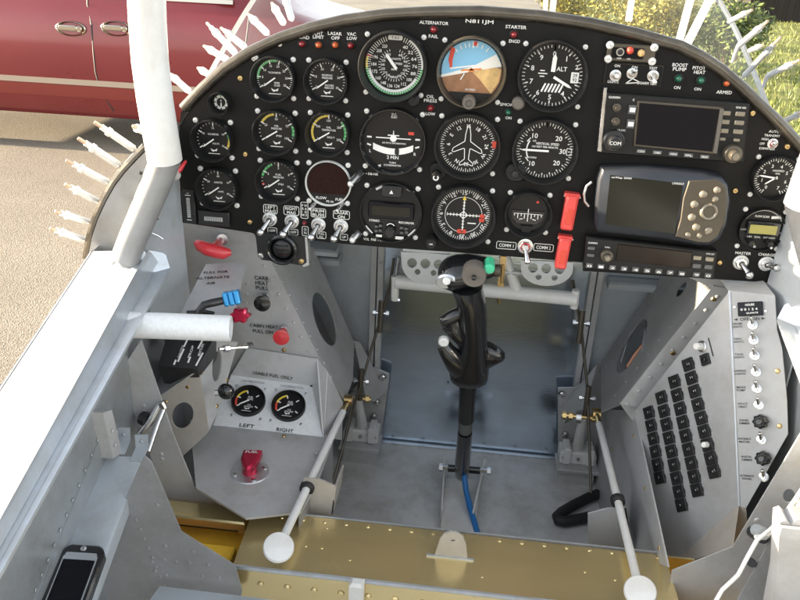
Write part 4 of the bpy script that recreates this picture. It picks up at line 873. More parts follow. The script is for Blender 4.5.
# rivets along left wall
w0 = railL['C'][0].lerp(railL['O'][0], .45); w1 = railL['C'][1].lerp(railL['O'][1], .45); wd = (w1-w0); wn = V((wd.y, -wd.x, 0)); wn = wn if wn.x > 0 else -wn
b = MB('side_grey_paint'); g = lambda x, y: oP(x, y, w0+wn.normalized()*.001, wn)
for i in range(12): b.rivet(g(98-i*6.2, 440+i*15), wn, .0024)
b.plate([g(103, 430), g(110, 432), g(46, 600), g(36, 600)], .001, wn)
Fw(b, 'wall_stringer')
b = MB('grey_paint'); b.plate([g(92, 412)+wn.normalized()*.012, g(101, 409)+wn.normalized()*.012, g(112, 452)+wn.normalized()*.012, g(102, 458)+wn.normalized()*.012], .013, wn); b.rivet(g(101, 430)+wn.normalized()*.013, wn, .0025); b.rivet(g(104, 444)+wn.normalized()*.013, wn, .0025)
Fw(b, 'wall_rib')
# right armrest
b = MB('grey_paint'); p = oY(770, 560, .60); Rr = Thing('armrest', 'grey metal box with a rounded notch in the lower right corner, under a white wire', 'armrest', p)
g = lambda x, y: oY(x, y, .60)
b.plate([g(780, 522), g(786, 520), g(791, 525), g(797, 520), g(815, 522), g(815, 640), g(765, 640), g(777, 575)], .02, NA); Rr.world(b, 'armrest_box')
b = MB('grey_light_paint'); b.box(tuple(oY(790, 532, .597)), (.018, .004, .012), .001); Rr.world(b, 'tab')
t = Thing('white_wire', 'thin white wire looping over the grey frame in the lower right corner', 'wire', oY(757, 540, .64))
b = MB('white_paint'); b.tube([oY(803, 488, .66), oY(795, 500, .65), oY(783, 517, .64), oY(770, 530, .635), oY(757, 540, .63), oY(748, 556, .62), oY(738, 575, .615), oY(722, 590, .61), oY(714, 604, .60)], .0021, 8); b.tube([oY(803, 500, .66), oY(785, 522, .65), oY(768, 535, .64), oY(755, 537, .635)], .0018, 8); t.world(b, 'cable', smooth=60)
b = MB('black_plastic'); b.tube([oY(753, 532, .69), oY(763, 537, .65)], .0065, 14); b.tube([oY(748, 560, .69), oY(752, 563, .66)], .0045, 12); b.mi('blue_grey_paint'); b.tube([oY(756, 530, .66), oY(764, 534, .645)], .006, 10); t.world(b, 'plug')
# ------------------------------------------------------------------ roll bar, windshield, temporary pins
RB = Thing('roll_bar', 'thick white curved roll bar tube rising from a grey foot at the left rail', 'roll bar', oY(125, 262, .84))
ctl = [oY(165, 160, .862), oY(160, 130, .856), oY(155, 100, .852), oY(150, 60, .85), oY(147.5, 20, .85), oY(146, -20, .85), V((-.338, .85, EYE.z+.03)), V((-.29, .85, EYE.z+.13)), V((-.20, .85, EYE.z+.21)), V((-.1, .85, EYE.z+.245)), V((0, .85, EYE.z+.255))]
full = ctl+[V((-p.x, p.y, p.z)) for p in ctl[-2::-1]]
b = MB('white_paint'); b.tube(full, .0195, 24); RB.world(b, 'tube', smooth=60)
for s in (1, -1):
    fl = [oY(124, 262, .838), oY(134, 236, .848), oY(146, 208, .856), oY(157, 182, .861), oY(166, 158, .863)]
    if s < 0: fl = [V((-p.x, p.y, p.z)) for p in fl]
    b = MB('grey_dark_paint'); b.tube(fl, [.0165, .0165, .0168, .017, .0172], 20); RB.world(b, 'leg', smooth=60)
Yf = .86; g = lambda x, y: oY(x, y, Yf)
cur = [(144, 147), (133, 158), (122, 170), (112, 183), (103, 199), (95, 216), (89, 234), (85, 254), (84.5, 259)]
b = MB('grey_dark_paint'); b.plate([g(x+3, y+3) for x, y in cur]+[oY(118, 263, Yf), oY(140, 215, Yf), oY(162, 165, Yf), oY(166, 152, Yf)], .003, NA)
for px, py in ((141, 173), (142, 192), (131.5, 214), (121, 236), (126, 258), (154, 168)): b.mi('black_plastic').rivet(g(px, py)+V((0, -.001, 0)), NA, .0022)
RB.world(b, 'foot_fairing', smooth=0)
b = MB('trim_dark'); b.tube([g(x, y)+V((0, .004, 0)) for x, y in cur], .0045, 8); b.mi('black_rubber')
rg = []
for x, y in cur: p = g(x, y); rg.append([p+V((0, .003, 0)), p+V((.006, .045, .0)), p+V((.010, .045, 0)), p+V((.005, .003, 0))])
b.loft(rg); RB.world(b, 'edge_seal', smooth=40)
b = MB('brass'); b.rrect(0, 0, .01, .008, .001, 0, .004); RB.world(MB('brass').box(tuple(oY(99, 259, .85)), (.014, .008, .008), .001), 'bracket')
t = Thing('red_striker', 'small white clip with a red tip at the foot of the white tube', 'clip', oY(172, 173, .87)); b = MB('white_paint'); b.tube([oY(167, 171, .86), oY(175, 175, .90)], .007, 14); t.world(b, 'body'); b = MB('red_plastic'); b.tube([oY(174, 174, .89), oY(180, 169, .90), oY(186, 161, .90)], [.004, .0035, .0015], 10); t.world(b, 'tip', smooth=60)
WS = Thing('windshield', 'clear windshield rising over the panel, its curved rim reaching past the right edge', 'windshield', V((0, 1.1, EYE.z-.1)))
half = [(.43, -.32), (.405, -.25), (.372, -.185), (.336, -.128), (.310, -.09), (.282, -.055), (.255, -.018), (.21, .025), (.15, .06), (.08, .08), (0, .087)]
def smooth_line(p, k=5):
    r = []
    for i in range(len(p)-1):
        a, b_, c, d = V(p[max(0, i-1)]), V(p[i]), V(p[i+1]), V(p[min(len(p)-1, i+2)])
        for j in range(k):
            t = j/k; r.append(tuple(.5*((2*b_)+(c-a)*t+(2*a-5*b_+4*c-d)*t*t+(3*b_-a-3*c+d)*t*t*t)))
    return r+[tuple(p[-1])]
half = smooth_line(half)
def hoop(y, kx, dz, kz): 
    h = [V((x*kx, y, EYE.z-.32+(z+.32)*kz+dz)) for x, z in half]
    return [V((-p.x, p.y, p.z)) for p in h[:-1]]+h[::-1]
b = MB('plexiglass'); pb_ = b; b.loft([hoop(1.10, 1, 0, 1), hoop(1.2, .985, -.005, .96), hoop(1.35, .94, -.02, .86), hoop(1.5, .86, -.04, .74), hoop(1.65, .75, -.07, .58)], False, False, False); WS.world(b, 'pane', smooth=80)
b = MB('grey_light_paint'); h = hoop(1.10, 1.004, 0, 1.004); b.loft([h, hoop(1.118, 1.004, 0, 1.004), hoop(1.118, 1.012, 0, 1.012), hoop(1.10, 1.012, 0, 1.012), h], False, False, False); WS.world(b, 'rim', smooth=60)
from mathutils.bvhtree import BVHTree
tree = BVHTree.FromPolygons([tuple(v) for v in pb_.v], pb_.f)
for p, q, w in (((679.5, 40), (691, -3), .006), ((687, 44), (711, -3), .007), ((629, 18), (632, -3), .005), ((552, 14), (554, -3), .005), ((545, 13), (546, -3), .004)):
    rows_ = []
    for i in range(9):                                      # white strip painting a reflection on the inside of the pane
        f = -.15+i*.17; x, y = p[0]+(q[0]-p[0])*f, p[1]+(q[1]-p[1])*f; hit = []
        for e in (-1, 1):
            for yy in (y, y+6, y+14):
                h_ = tree.ray_cast(EYE, ray(x+e*w*650, yy).normalized())
                if h_[0] is not None: break
            if h_[0] is not None: hit.append(h_[0]-ray(x, y).normalized()*.002)
        if len(hit) == 2: rows_.append(hit)
    if len(rows_) < 2: continue
    b = MB('white_paint'); b.loft(rows_, False, False, False); WS.world(b, 'reflection_strip', label='white strip painted as a reflection in the windshield')
# sheet metal pins
n_l = [0]
def cleco(label, tip, base, yt, yb, group, r=.0043, foot=None, m='cleco_silver'):
    a, c = oY(*base, yb), oY(*tip, yt); t = Thing('sheet_pin', label, 'sheet metal pin', a, group)
    d = (c-a); L = d.length; d.normalize()
    b = MB(m); b.tube([a, a+d*L*.06, a+d*L*.08, a+d*L*.62, a+d*L*.63, a+d*L*.70, a+d*L*.71, a+d*L*.84], [r*.5, r*.5, r, r, r*1.22, r*1.22, r*.8, r*.8], 14); t.world(b, 'body', smooth=40)
    b = MB('copper'); b.tube([a+d*L*.84, a+d*L*.98, c], [r*.52, r*.52, r*.4], 12); t.world(b, 'pin', smooth=40)
    if foot:
        b = MB(m); f = oY(*foot, yb); b.tube([a+d*L*.08, a+d*L*.02, f.lerp(a, .6), f], [r*.9, r*.8, r*.7, r*.5], 12); t.world(b, 'foot', smooth=60)
G1 = 'sheet metal pins along the curved edge left of the white tube'
L1 = [((94.5, 122), (137, 151)), ((78, 138), (122, 167)), ((66, 160), (111, 184)), ((65, 184), (100, 203)), ((55, 211), (91, 223)), ((50, 228), (87, 241))]
for i, (a, c) in enumerate(L1): cleco(f'white silver sheet metal pin, {ordn(i)} from the top below the white tube', a, c, .85, .875, G1)
cleco('short copper tipped pin half hidden behind the white tube\'s left side', (133, 126), (146, 133), .90, .93, G1)
G2 = 'sheet metal pins along the arch right of the white tube'
L2 = [((169, 73), (190, 92)), ((198, 68), (215, 78)), ((204, 46), (228, 60)), ((207, 23), (237, 55)), ((221, 28), (246, 48)), ((248, 14), (268, 34))]
for i, (a, c) in enumerate(L2): cleco(f'white sheet metal pin against the maroon car, {ordn(i)} from the lower left along the arch', a, c, 1.10, 1.0, G2)
for i, (a, c) in enumerate((((272, 3), (284, 24)), ((284, -6), (292, 20)))): cleco(f'{["left", "right"][i]} one of two upright pins in the white glare behind the arch', a, c, 1.10, 1.02, G2)
G3 = 'sheet metal pins on the windshield rim at the upper right'
L3 = [((752, 10), (728, 22), None, 'short grey pin in front of the dark shed, topmost at the right'), ((768, 21), (738, 46), (732, 63), 'long bent silver pin pointing at the dark shed\'s lower edge'), ((781, 37), (742, 78), None, 'longest straight silver pin at the upper right'), ((763, 45), (749, 51), None, 'short thin pin between the two long silver ones'), ((800, 60), (767, 76), (763, 88), 'bent silver pin rightmost above the grass'), ((803, 112), (785, 121), None, 'thick white pin at the right edge just above the arch')]
for tip, base, foot, lab in L3: cleco(lab, tip, base, 1.0, 1.08, G3, .0036 if 'short' not in lab else .0032, foot, 'cleco_grey')
# ------------------------------------------------------------------ left side controls
def pullknob(label, px, py, Y, cat, head, m, fr=None):
    p = oY(px, py, Y); t = Thing('pull_knob', label, cat, p); return t, p
# red T handle
t, p = pullknob('red T shaped pull handle under the panel\'s lower left corner', 214, 247, .96, 'pull handle', 0, 0)
b = MB('red_plastic'); pts = [oY(196, 242, .955), oY(200, 245.5, .952), oY(207, 249, .95), oY(216, 251.5, .95), (oY(224, 253, .952)), oY(231, 252.5, .955)]
b.tube(pts, [.004, .0075, .0088, .009, .0085, .004], 14); t.world(b, 'grip', smooth=60)
b = MB('red_plastic'); b.tube([oY(214, 249, .955), oY(219, 243, .975), oY(222, 239, .998)], [.008, .0055, .0055], 12); b.mi('steel'); b.tube([oY(222, 240, .985), oY(223, 238, .999)], .008, 14); t.world(b, 'shaft', smooth=60)
for lab, px, py, bx, by, m, r in (('black round pull knob below the word PULL', 262, 304, 266, 296, 'black_gloss', .0115), ('red round pull knob below the words CABIN HEAT', 281, 338, 284.5, 328.5, 'red_plastic', .0115)):
    M = Frame(oY(bx, by, .998), (1, 0, 0), (0, 0, 1)); t = Thing('pull_knob', lab, 'pull knob', M.M())
    e = M.inv = None
    tip = oY(px, py, .966); dv = tip-oY(bx, by, .998); dl = V((dv.x, dv.z, -dv.y))
    b = MB(m); b.tube([dl*.3, dl*.72, dl*.8, dl*.97, dl], [r*.5, r*.42, r*.9, r, r*.75], 20); t.local(b, 'knob', smooth=45)
    b = MB('steel'); b.lathe([(.0065, 0), (.0065, .008), (.005, .009)], 6); b.tube([(0, 0, .006), dl*.35], .0035, 10); t.local(b, 'collar')
# throttle quadrant
Q = Thing('throttle_quadrant', 'black lettered throttle box with a thick white tube grip, blue lever and red lever', 'throttle', oY(185, 355, .84))
gq = lambda x, y: oP(x, y, oY(185, 350, .86), V((.12, -.55, .83)))
b = MB('black_plastic'); b.plate([gq(158, 366), gq(166, 338), gq(158, 322), gq(215, 322), gq(213, 340), gq(197, 369)], .05, V((.12, -.55, .83))); Q.world(b, 'box')
fr = Frame(gq(185, 352), gq(197, 369)-gq(158, 366), gq(205, 325)-gq(185, 360))
b = MB('mark_white')
nq = V((.12, -.55, .83)).normalized()
for (x0, y0, x1, y1) in ((178, 362, 184, 349), (184, 347, 189, 337), (188, 363, 190.5, 357), (196, 366, 203, 353), (198, 349, 204, 338), (174, 365, 176, 360)):
    P_, Q_ = gq(x0, y0)+nq*.0008, gq(x1, y1)+nq*.0008; d = (Q_-P_).normalized(); r_ = d.cross(nq)*.0011; b.poly([P_-r_, P_+r_, Q_+r_, Q_-r_])
b.T = Matrix.Identity(4)
Q.world(b, 'markings', smooth=0)
for txt, px, py in (('THROTTLE', 181, 352), ('PROP', 191, 352), ('MIXTURE', 201, 350)):
    b = MB('mark_white'); u_ = (gq(px+3, py-8)-gq(px, py)).normalized(); v_ = nq.cross(u_); M = Matrix((u_, v_, nq)).transposed().to_4x4(); M.translation = gq(px, py)+nq*.0009; b.T = M; b.text(txt, .0, 0, .003, 0, .018); Q.world(b, 'lettering', smooth=0)
b = MB('aluminium'); b.mats[0] = 'white_card'
pA, pB = oD(150, 325.5, .895), oD(231, 328.5, .90); dv = (pB-pA).normalized(); r = .0148
a1 = dv.cross(UP).normalized(); a2 = dv.cross(a1)
def ringp(c, r, n=28): return [c+(a1*math.cos(2*PI*j/n)-a2*math.sin(2*PI*j/n))*r for j in range(n)]
rr = [ringp(pA-dv*.03, r*.7), ringp(pA-dv*.03, r), ringp(pB-dv*.001, r), ringp(pB, r*.96), ringp(pB, r*.72), ringp(pB-dv*.015, r*.66), ringp(pB-dv*.016, r*.05)]
b.loft(rr, recalc) if False else b.loft(rr); Q.world(b, 'throttle_grip', smooth=40, recalc=True, label='thick white horizontal tube grip')
b = MB('black_plastic'); b.tube([oD(196, 330, .93), oD(199, 311, .93), oD(204, 305, .93), oD(212, 303, .935), oD(226, 300, .945)], [.0042, .0042, .0046, .0048, .0045], 12); b.tube([oD(187, 313, .95), oD(205, 312, .95), oD(214, 314, .95)], .003, 8); Q.world(b, 'lever', smooth=60)
b = MB('blue_anodized'); kf = Frame(oD(231.5, 298, .945), (.95, .2, .2), (0, .3, .95)); b.T = kf.M()
for i, rr_ in enumerate((.0085, .0092, .0088)): b.rrect(-.006+i*.0065, 0, .0062, .017, .002, -.008, .008, .0015)
Q.world(b, 'propeller_knob', label='blue ribbed knob')
b = MB('red_anodized'); kf = Frame(oD(240.5, 315, .96), (1, .1, 0), (0, .3, .95)); b.T = kf.M()
pr = [(.0105*(1+.16*math.cos(6*rad(a)))*math.cos(rad(a)), .0085*(1+.16*math.cos(6*rad(a)))*math.sin(rad(a))) for a in range(0, 360, 10)]; b.prism(pr, -.008, .008, .002); Q.world(b, 'mixture_knob', label='red fluted knob')
b = MB('black_plastic'); b.tube([oD(200, 335, .93), oD(225, 320, .95), oD(238, 316, .965)], .004, 10); Q.world(b, 'lever', smooth=60)
# quadrant bracket
B_ = Thing('quadrant_bracket', 'folded cream grey bracket with a large round hole below the throttle box', 'bracket', oY(190, 440, .87))
Yb = .855; g = lambda x, y: oY(x, y, Yb)
b = MB('warm_grey_tint'); b.plate([g(161, 396), g(197.5, 371), g(199.5, 373), g(209, 431), g(206, 435), g(183, 456), g(172, 432)], .002, NA, [oval(182.5, 415.5, 10.5, 13.5, rad(20), g)])  # warm reflected light painted into the flange as cream
for px, py in ((187.5, 387), (165.5, 402)): b.mi('brass').rivet(g(px, py), NA, .0028)
B_.world(b, 'front_flange')
pz = g(161, 395); pq = oY(197, 367, Yb); pr_ = oY(160, 365, .93); n = (pq-pz).cross(pr_-pz); n = n if n.z > 0 else -n; h = lambda x, y: oP(x, y, pz, n)
b = MB('grey_light_paint'); b.plate([h(161, 395), h(197.5, 370), h(199, 364), h(160, 360), h(148, 365)], .002, n); B_.world(b, 'top_flange')
b = MB('black_plastic'); b.ball(oY(193.5, 372.5, Yb-.002), .0035, 10, 8); B_.world(b, 'edge_plug')
p1_ = oY(198, 370, Yb); p2_ = oY(208, 432, Yb); p3_ = oY(238, 345, .96); n = (p2_-p1_).cross(p3_-p1_); n = n if n.x > 0 else -n; h = lambda x, y: oP(x, y, p1_, n)
b = MB('grey_light_paint'); b.plate([h(198, 370), h(214, 340), h(238, 342), h(228, 377), h(220, 408), h(208.5, 432)], .002, n, [oval(217, 366, 4.6, 15.5, rad(6), h)])
for px, py in ((202, 372), (227, 380), (217, 406)): b.mi('brass').rivet(h(px, py), n, .003)
B_.world(b, 'side_flange')
b = MB('steel'); b.tube([oD(219, 349, .98), oD(247, 347, 1.01)], .0022, 8); b.tube([oD(224, 348.8, .985), oD(229, 348.4, .99)], .0045, 6); b.tube([oD(246, 346.5, 1.01), oD(251, 345, 1.02)], .0045, 8); B_.world(b, 'threaded_rod')
t = Thing('friction_knob', 'small black round knob left of the fuel gauges', 'knob', oD(226, 391.5, 1.0)); b = MB('black_gloss'); b.ball(oD(226, 391.5, 1.02), .011, 16, 10, (1, .8, 1)); t.world(b, 'knob', smooth=70); b = MB('steel'); b.tube([oD(224, 393, 1.02), oD(215, 393, 1.02)], .004, 10); t.world(b, 'shaft')
b = MB('steel'); b.tube([oY(139, 436, .78), oY(152, 418, .79), oY(160, 404, .80)], .0042, 10); b.tube([oY(148, 452, .74), oY(157, 425, .77), oY(163, 410, .785)], .0035, 10); b.mi('black_plastic'); b.tube([oY(143, 418, .795), oY(149, 421, .79)], .009, 14)
t = Thing('control_tube', 'short silver tubes passing through the left frame above the armrest', 'tube', oY(152, 425, .78)); t.world(b, 'tube', smooth=50)
b = MB('steel'); b.tube([oY(161, 402, .795), oY(164, 408, .795)], .0045, 10); t.world(b, 'rod_end')
# shelf with fuel gauges
ZS = -.69
SH = Thing('fuel_console', 'grey floor console at the left with a white sloping panel holding two gauges', 'console', oD(275, 440, 1.1)); 
w = [oD(231, 375, 1.17), oD(313, 386, 1.17), oD(323, 437, 1.12), oD(214, 425, 1.12)]
n = (w[1]-w[0]).cross(w[2]-w[0]); n = n if n.y < 0 else -n; n.normalize(); wp = lambda x, y: oP(x, y, w[0], n)
b = MB('white_card'); b.plate([wp(231, 375), wp(313, 386), wp(324, 437.5), wp(213, 425.5)], .002, n)
b.mi('black_plastic').rivet(wp(311.5, 385.5), n, .0025); SH.world(b, 'gauge_panel', label='speckled white sloping panel')
b = MB('grey_light_paint'); sa, sb = oY(247, 348, A1-.004), oY(318, 359, A1-.004); n2 = (wp(313, 386)-wp(231, 375)).cross(sa-wp(231, 375)); n2 = n2 if n2.z > 0 else -n2
b.plate([sa, sb, wp(313, 386), wp(231, 375)], .002, n2); b.plate([sb, oY(328, 372, A1), wp(324, 437.5), wp(313, 386)], .002, XA); b.plate([sb, oY(328, 372, A1), oY(343, 402, A1), oY(342, 440, A1), wp(324, 437.5)], .002, XA)
SH.world(b, 'hood')
zsh = wp(270, 431).z-EYE.z
g = lambda x, y: oZ(x, y, zsh)
b = MB('grey_paint'); b.plate([g(190, 420), wp(213, 425.5)+V((0, .01, 0)), wp(324, 437.5)+V((0, .01, 0)), g(333, 440), g(318, 482), g(301, 512), g(246, 518), g(196, 488)], .003, UP)
for px, py, m in ((243, 431, 'brass'), (284, 436, 'brass'), (316, 453, 'grey_paint')): b.mi(m).rivet(g(px, py), UP, .003)
SH.world(b, 'top_plate')
b = MB('grey_dark_paint'); b.plate([g(333, 440), g(301, 512), g(301, 512)+V((0, 0, -.2)), g(333, 440)+V((0, 0, -.2))], .003, XA); SH.world(b, 'side_plate')
FG = Frame(wp(268, 404), wp(300, 408)-wp(236, 400), wp(264, 380)-wp(272, 430)); FG.w = n; FG.v = n.cross(FG.u)
label_on(FG, 'LEFT', 247, 426, 4, 15, parent=SH); label_on(FG, 'RIGHT', 285, 430.5, 4, 17, parent=SH)
label_on(FG, 'C', 236.5, 386, 3, 2.4, parent=SH); label_on(FG, 'C', 276, 390, 3, 2.4, parent=SH); label_on(FG, '7', 265, 389.5, 3, 2, parent=SH); label_on(FG, '7', 305.5, 394, 3, 2, parent=SH); label_on(FG, '0', 231.5, 415, 3, 2, parent=SH); label_on(FG, '0', 270.5, 420.5, 3, 2, parent=SH); label_on(FG, 'F', 260.5, 419.5, 3, 2, parent=SH); label_on(FG, 'F', 301, 424.5, 3, 2, parent=SH)
label_on(FG, 'CALIBRATION', 253, 382, 2.2, 23, 'grey_dark_paint', parent=SH); label_on(FG, 'CALIBRATION', 292, 387, 2.2, 23, 'grey_dark_paint', parent=SH)
FH = Frame(sa.lerp(wp(231, 375), .8), sb-sa, sa-wp(231, 375)); label_on(FH, 'USABLE FUEL ONLY', 273, 375.5, 3.4, 40, parent=SH)
def fart(d):
    d.mi('mark_red'); d.arc(.66, .78, -118, -75, .0002); d.mi('mark_yellow'); d.arc(.66, .78, -75, -15, .0002); d.mi('mark_white')
    for a in (-122, -70, -15, 48, 122): d.tick(a, .52, .72, .07, .0003)
    d.text('FUEL', .08, .3, .12, .0003, .3); d.text('LEVEL', .08, .16, .12, .0003, .36); d.text('U.S.', .1, -.22, .1, .0003, .22); d.text('GALLONS', .08, -.34, .1, .0003, .5); logo(d, -.48)
gauge('fuel_gauge', 'small black fuel gauge on the white panel, above the word LEFT', 'gauge', 248.5, 402, 17.2, fart, ((-124, .6, .08, .06),), 'fuel gauges on the white sloping panel', scr=0, thing_fr=FG, hgt=.008)
gauge('fuel_gauge', 'small black fuel gauge on the white panel, above the word RIGHT', 'gauge', 288.5, 407, 17.2, fart, ((-124, .6, .08, .06),), 'fuel gauges on the white sloping panel', scr=0, thing_fr=FG, hgt=.008)
# fuel selector
pf = g(250, 473); t = Thing('fuel_selector', 'red fuel selector handle on a round silver plate in the left floor console', 'fuel valve', pf); k = (g(251, 473)-g(250, 473)).length
b = MB('aluminium'); b.lathe([(.0255, 0), (.0255, .002), (.0245, .0028)], 40); b.mi('steel')
for a in (30, 120, 210, 300): b.lathe([(.0032, .0028), (.0032, .0042), (.001, .0048)], 12, c=(.0195*math.cos(rad(a)), .0195*math.sin(rad(a))))
t.local(b, 'plate')
b = MB('red_anodized'); b.T = Matrix.Rotation(rad(8), 4, 'Z')
b.lathe([(.0095, .0025), (.009, .012), (.0085, .016)], 24, c=(0, -.001))
b.prism([(-.011, .024), (.0135, .024), (.0115, .006), (.004, -.015), (-.001, -.018), (-.005, -.013), (-.012, .006)], .010, .021, .003); b.mi('mark_white'); b.text('FUEL', .001, .0165, .0055, .0213, .016)
t.local(b, 'handle', label='red handle lettered FUEL')
# ------------------------------------------------------------------ right breaker console
Cc = Thing('breaker_console', 'tall grey console at the right holding circuit breakers and a column of toggles', 'console', oY(700, 560, .82))
CA, CB, CD = oY(729.5, 291, .93), oY(634, 412, .975), oY(739, 506, .80)
nB = (CB-CA).cross(CD-CA); nB = nB if nB.x < 0 else -nB; nB.normalize(); fB = lambda x, y: oP(x, y, CA, nB)
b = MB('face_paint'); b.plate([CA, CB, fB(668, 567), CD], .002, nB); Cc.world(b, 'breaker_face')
CE = oY(775, 295.5, .905); nT = (CE-CA).cross(CD-CA); nT = nT if nT.y < 0 else -nT; nT.normalize(); fT = lambda x, y: oP(x, y, CA, nT)
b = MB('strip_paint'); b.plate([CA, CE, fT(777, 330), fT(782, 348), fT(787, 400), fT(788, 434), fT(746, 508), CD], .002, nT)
for px, py in ((777.5, 371), (779.5, 426)): b.mi('brass').rivet(fT(px, py), nT, .0032)
for px, py in ((735, 307), (766, 311)): b.mi('steel').rivet(fT(px, py), nT, .002)
Cc.world(b, 'toggle_face')
b = MB('rail_silver'); b.tube([CA, CD], .0018, 8); Cc.world(b, 'edge')
b = MB('warm_grey_tint'); lo = fB(668, 567); b.plate([lo, CD, fT(746, 508), fT(746, 508)+V((.03, .0, -.10))], .002, V((.3, -.8, -.4))); b.plate([lo, CD, oY(733, 548, .735)], .002, NA); Cc.world(b, 'underside')
b = MB('grey_light_paint'); b.plate([CA+V((0, .002, 0)), CE, CE+V((0, .1, 0)), CA+V((0, .07, 0))], .002, UP); Cc.world(b, 'top')
FB = Frame(CA, CD-CA, nB.cross(CD-CA)); FBv = fB(690, 440); bpm = 1
# in-face axes: v along the columns (downwards in the picture), u to the next column
cv = (fB(693, 470)-fB(676, 400)).normalized(); cu = (cv.cross(nB)).normalized()
FB = Frame(fB(680, 440), -cu if (fB(700, 440)-fB(680, 440)).dot(cu) < 0 else cu, -cv)
if FB.w.dot(nB) < 0: FB.u = -FB.u; FB.w = FB.u.cross(FB.v)
cols = [[(649.5, 412.5, 660.5, 477.5, 6)], [(662, 397.5, 682, 505, 9)], [(675, 381.5, 697.5, 490, 9)], [(688.8, 364.5, 714.5, 471.5, 9)]]
GB = 'circuit breakers on the right console'; mesh_b = None
for ci, cl in enumerate(cols):
    for (x0, y0, x1, y1, n_) in cl:
        for i in range(n_):
            px, py = x0+(x1-x0)*i/(n_-1), y0+(y1-y0)*i/(n_-1); white = (ci == 3 and i == 6)
            lab = f'black circuit breaker, {ordn(i)} down in the {ordn(ci)} column from the left on the console'
            if white: lab = 'circuit breaker with a raised white button, seventh down in the right hand column'
            t = Thing('circuit_breaker', lab, 'circuit breaker', FB.M(px, py), GB); bpm = (FB.at(x1, y1)-FB.at(x0, y0)).length/(n_-1)
            b = MB('black_plastic'); b.rrect(0, 0, bpm*1.02, bpm*.92, .001, 0, .0028, .0006); t.local(b, 'housing')
            b = MB('black_gloss' if not white else 'mark_white'); b.lathe([(.0036, .002), (.0036, .0036 if not white else .009), (.0028, .004 if not white else .010)], 12, c=(.001, 0));
            if not white: b.mi('mark_white'); b.text('5', .001, 0, .0022, .0042)
            t.local(b, 'button')
    b = MB('mark_black')
    for (x0, y0, x1, y1, n_) in cl:
        for i in range(n_):
            px, py = x0+(x1-x0)*i/(n_-1), y0+(y1-y0)*i/(n_-1); d = FB.M(px, py); b.T = d @ Matrix.Translation((bpm*.52, 0, .0006))
            b.line((0, -.004), (0, .004), .0007, 0); b.line((.0012, -.003), (.0012, .002), .0007, 0)
    Cc.world(b, 'legend', smooth=0)
t = Thing('circuit_breaker', 'lone black circuit breaker at the top right of the console face under a white knob', 'circuit breaker', FB.M(706, 359.5), GB); b = MB('black_plastic'); b.rrect(0, 0, .0135, .014, .001, 0, .0035, .0007); t.local(b, 'housing'); b = MB('black_gloss'); b.lathe([(.0036, .003), (.0036, .006), (.0028, .0066)], 12); t.local(b, 'button')
t = Thing('white_push_knob', 'small white and silver push knob at the top of the breaker face', 'knob', FB.M(702.5, 346.5)); b = MB('steel'); b.lathe([(.0075, 0), (.0075, .002), (.0062, .003)], 20); t.local(b, 'collar'); b = MB('white_paint'); b.lathe([(.0045, .002), (.0045, .011), (.0035, .0125)], 16); t.local(b, 'button')
b = MB('mark_black'); b.T = FB.M(711, 347); b.line((0, -.012), (0, .012), .0018, .0006); Cc.world(b, 'legend', smooth=0)
# toggles column
tv = (CA-CD).normalized(); FTg = Frame(fT(757, 390), tv.cross(nT), tv)
FTg.w = nT; FTg.u = tv.cross(nT); FTg.v = nT.cross(FTg.u)
TGL = [(753, 325, 0), (754, 340, 0), (755, 355.5, 0), (756.3, 372, 0), (757, 388.5, 0), (759, 405, 0), (761.5, 421.5, 1), (761.5, 440, 0), (764, 458, 1), (764, 477, 0)]
WORDS = [('STROBE', 'LIGHTS'), ('NAV', 'LIGHTS'), ('TAXI', 'LIGHTS'), ('LANDING', 'LIGHTS'), ('SMOKE', 'PUMP'), ('PITOT', 'HEAT'), ('PANEL', 'DIMMER'), ('AVIONICS', 'MASTER'), ('INSTR.', 'DIMMER'), ('ALTERNATE', 'POWER')]
for i, (px, py, kn) in enumerate(TGL):
    if kn: 
        t = Thing('dimmer_knob', f'black dimmer knob, the {"upper" if i == 6 else "lower"} of two among the silver console toggles', 'knob', FTg.M(px, py), 'black dimmer knobs on the console'); b = MB('black_plastic')
        b.prism([(.0078*(1+.1*math.cos(8*rad(a)))*math.cos(rad(a)), .0078*(1+.1*math.cos(8*rad(a)))*math.sin(rad(a))) for a in range(0, 360, 9)], 0, .012, .002); t.local(b, 'cap'); b = MB('black_gloss'); b.lathe([(.0042, .011), (.004, .017), (.003, .018)], 14); t.local(b, 'shaft')
    else: toggle(f'small silver toggle, {ordn(i)} control from the top of the right console', FTg.M(px, py), (.05, .75, .65), 'silver toggles down the right console', .66)
    b = MB('mark_black'); b.T = FTg.M(px-(16 if i < 6 else 17), py+.3); k = FTg.mpp(px, py)
    for j, w_ in enumerate(WORDS[i]): b.text(w_, 0, (1.6-3.2*j)*k, 2.2*k, .0006, (1.15*len(w_)+4)*k)
    Cc.world(b, 'legend', smooth=0)
t = Thing('hour_meter', 'small black display plate with white lettering at the top of the console', 'display', FTg.M(750.5, 309)); k = FTg.mpp(750, 309); b = MB('screen_dark'); b.rrect(0, 0, 25*k, 15*k, .001, 0, .003, .0006); t.local(b, 'plate')
b = MB('mark_white'); b.text('HOURS', 0, 4.4*k, 2.4*k, .0033, 9*k); t.local(b, 'lettering', smooth=0); b = MB('mark_white'); b.text('0 0 1 2 4', -1*k, -.4*k, 2.6*k, .0033, 17*k); t.local(b, 'lettering', smooth=0); b = MB('mark_white'); b.text('QUARTZ', 2*k, -4.6*k, 2*k, .0033, 12*k); t.local(b, 'lettering', smooth=0)
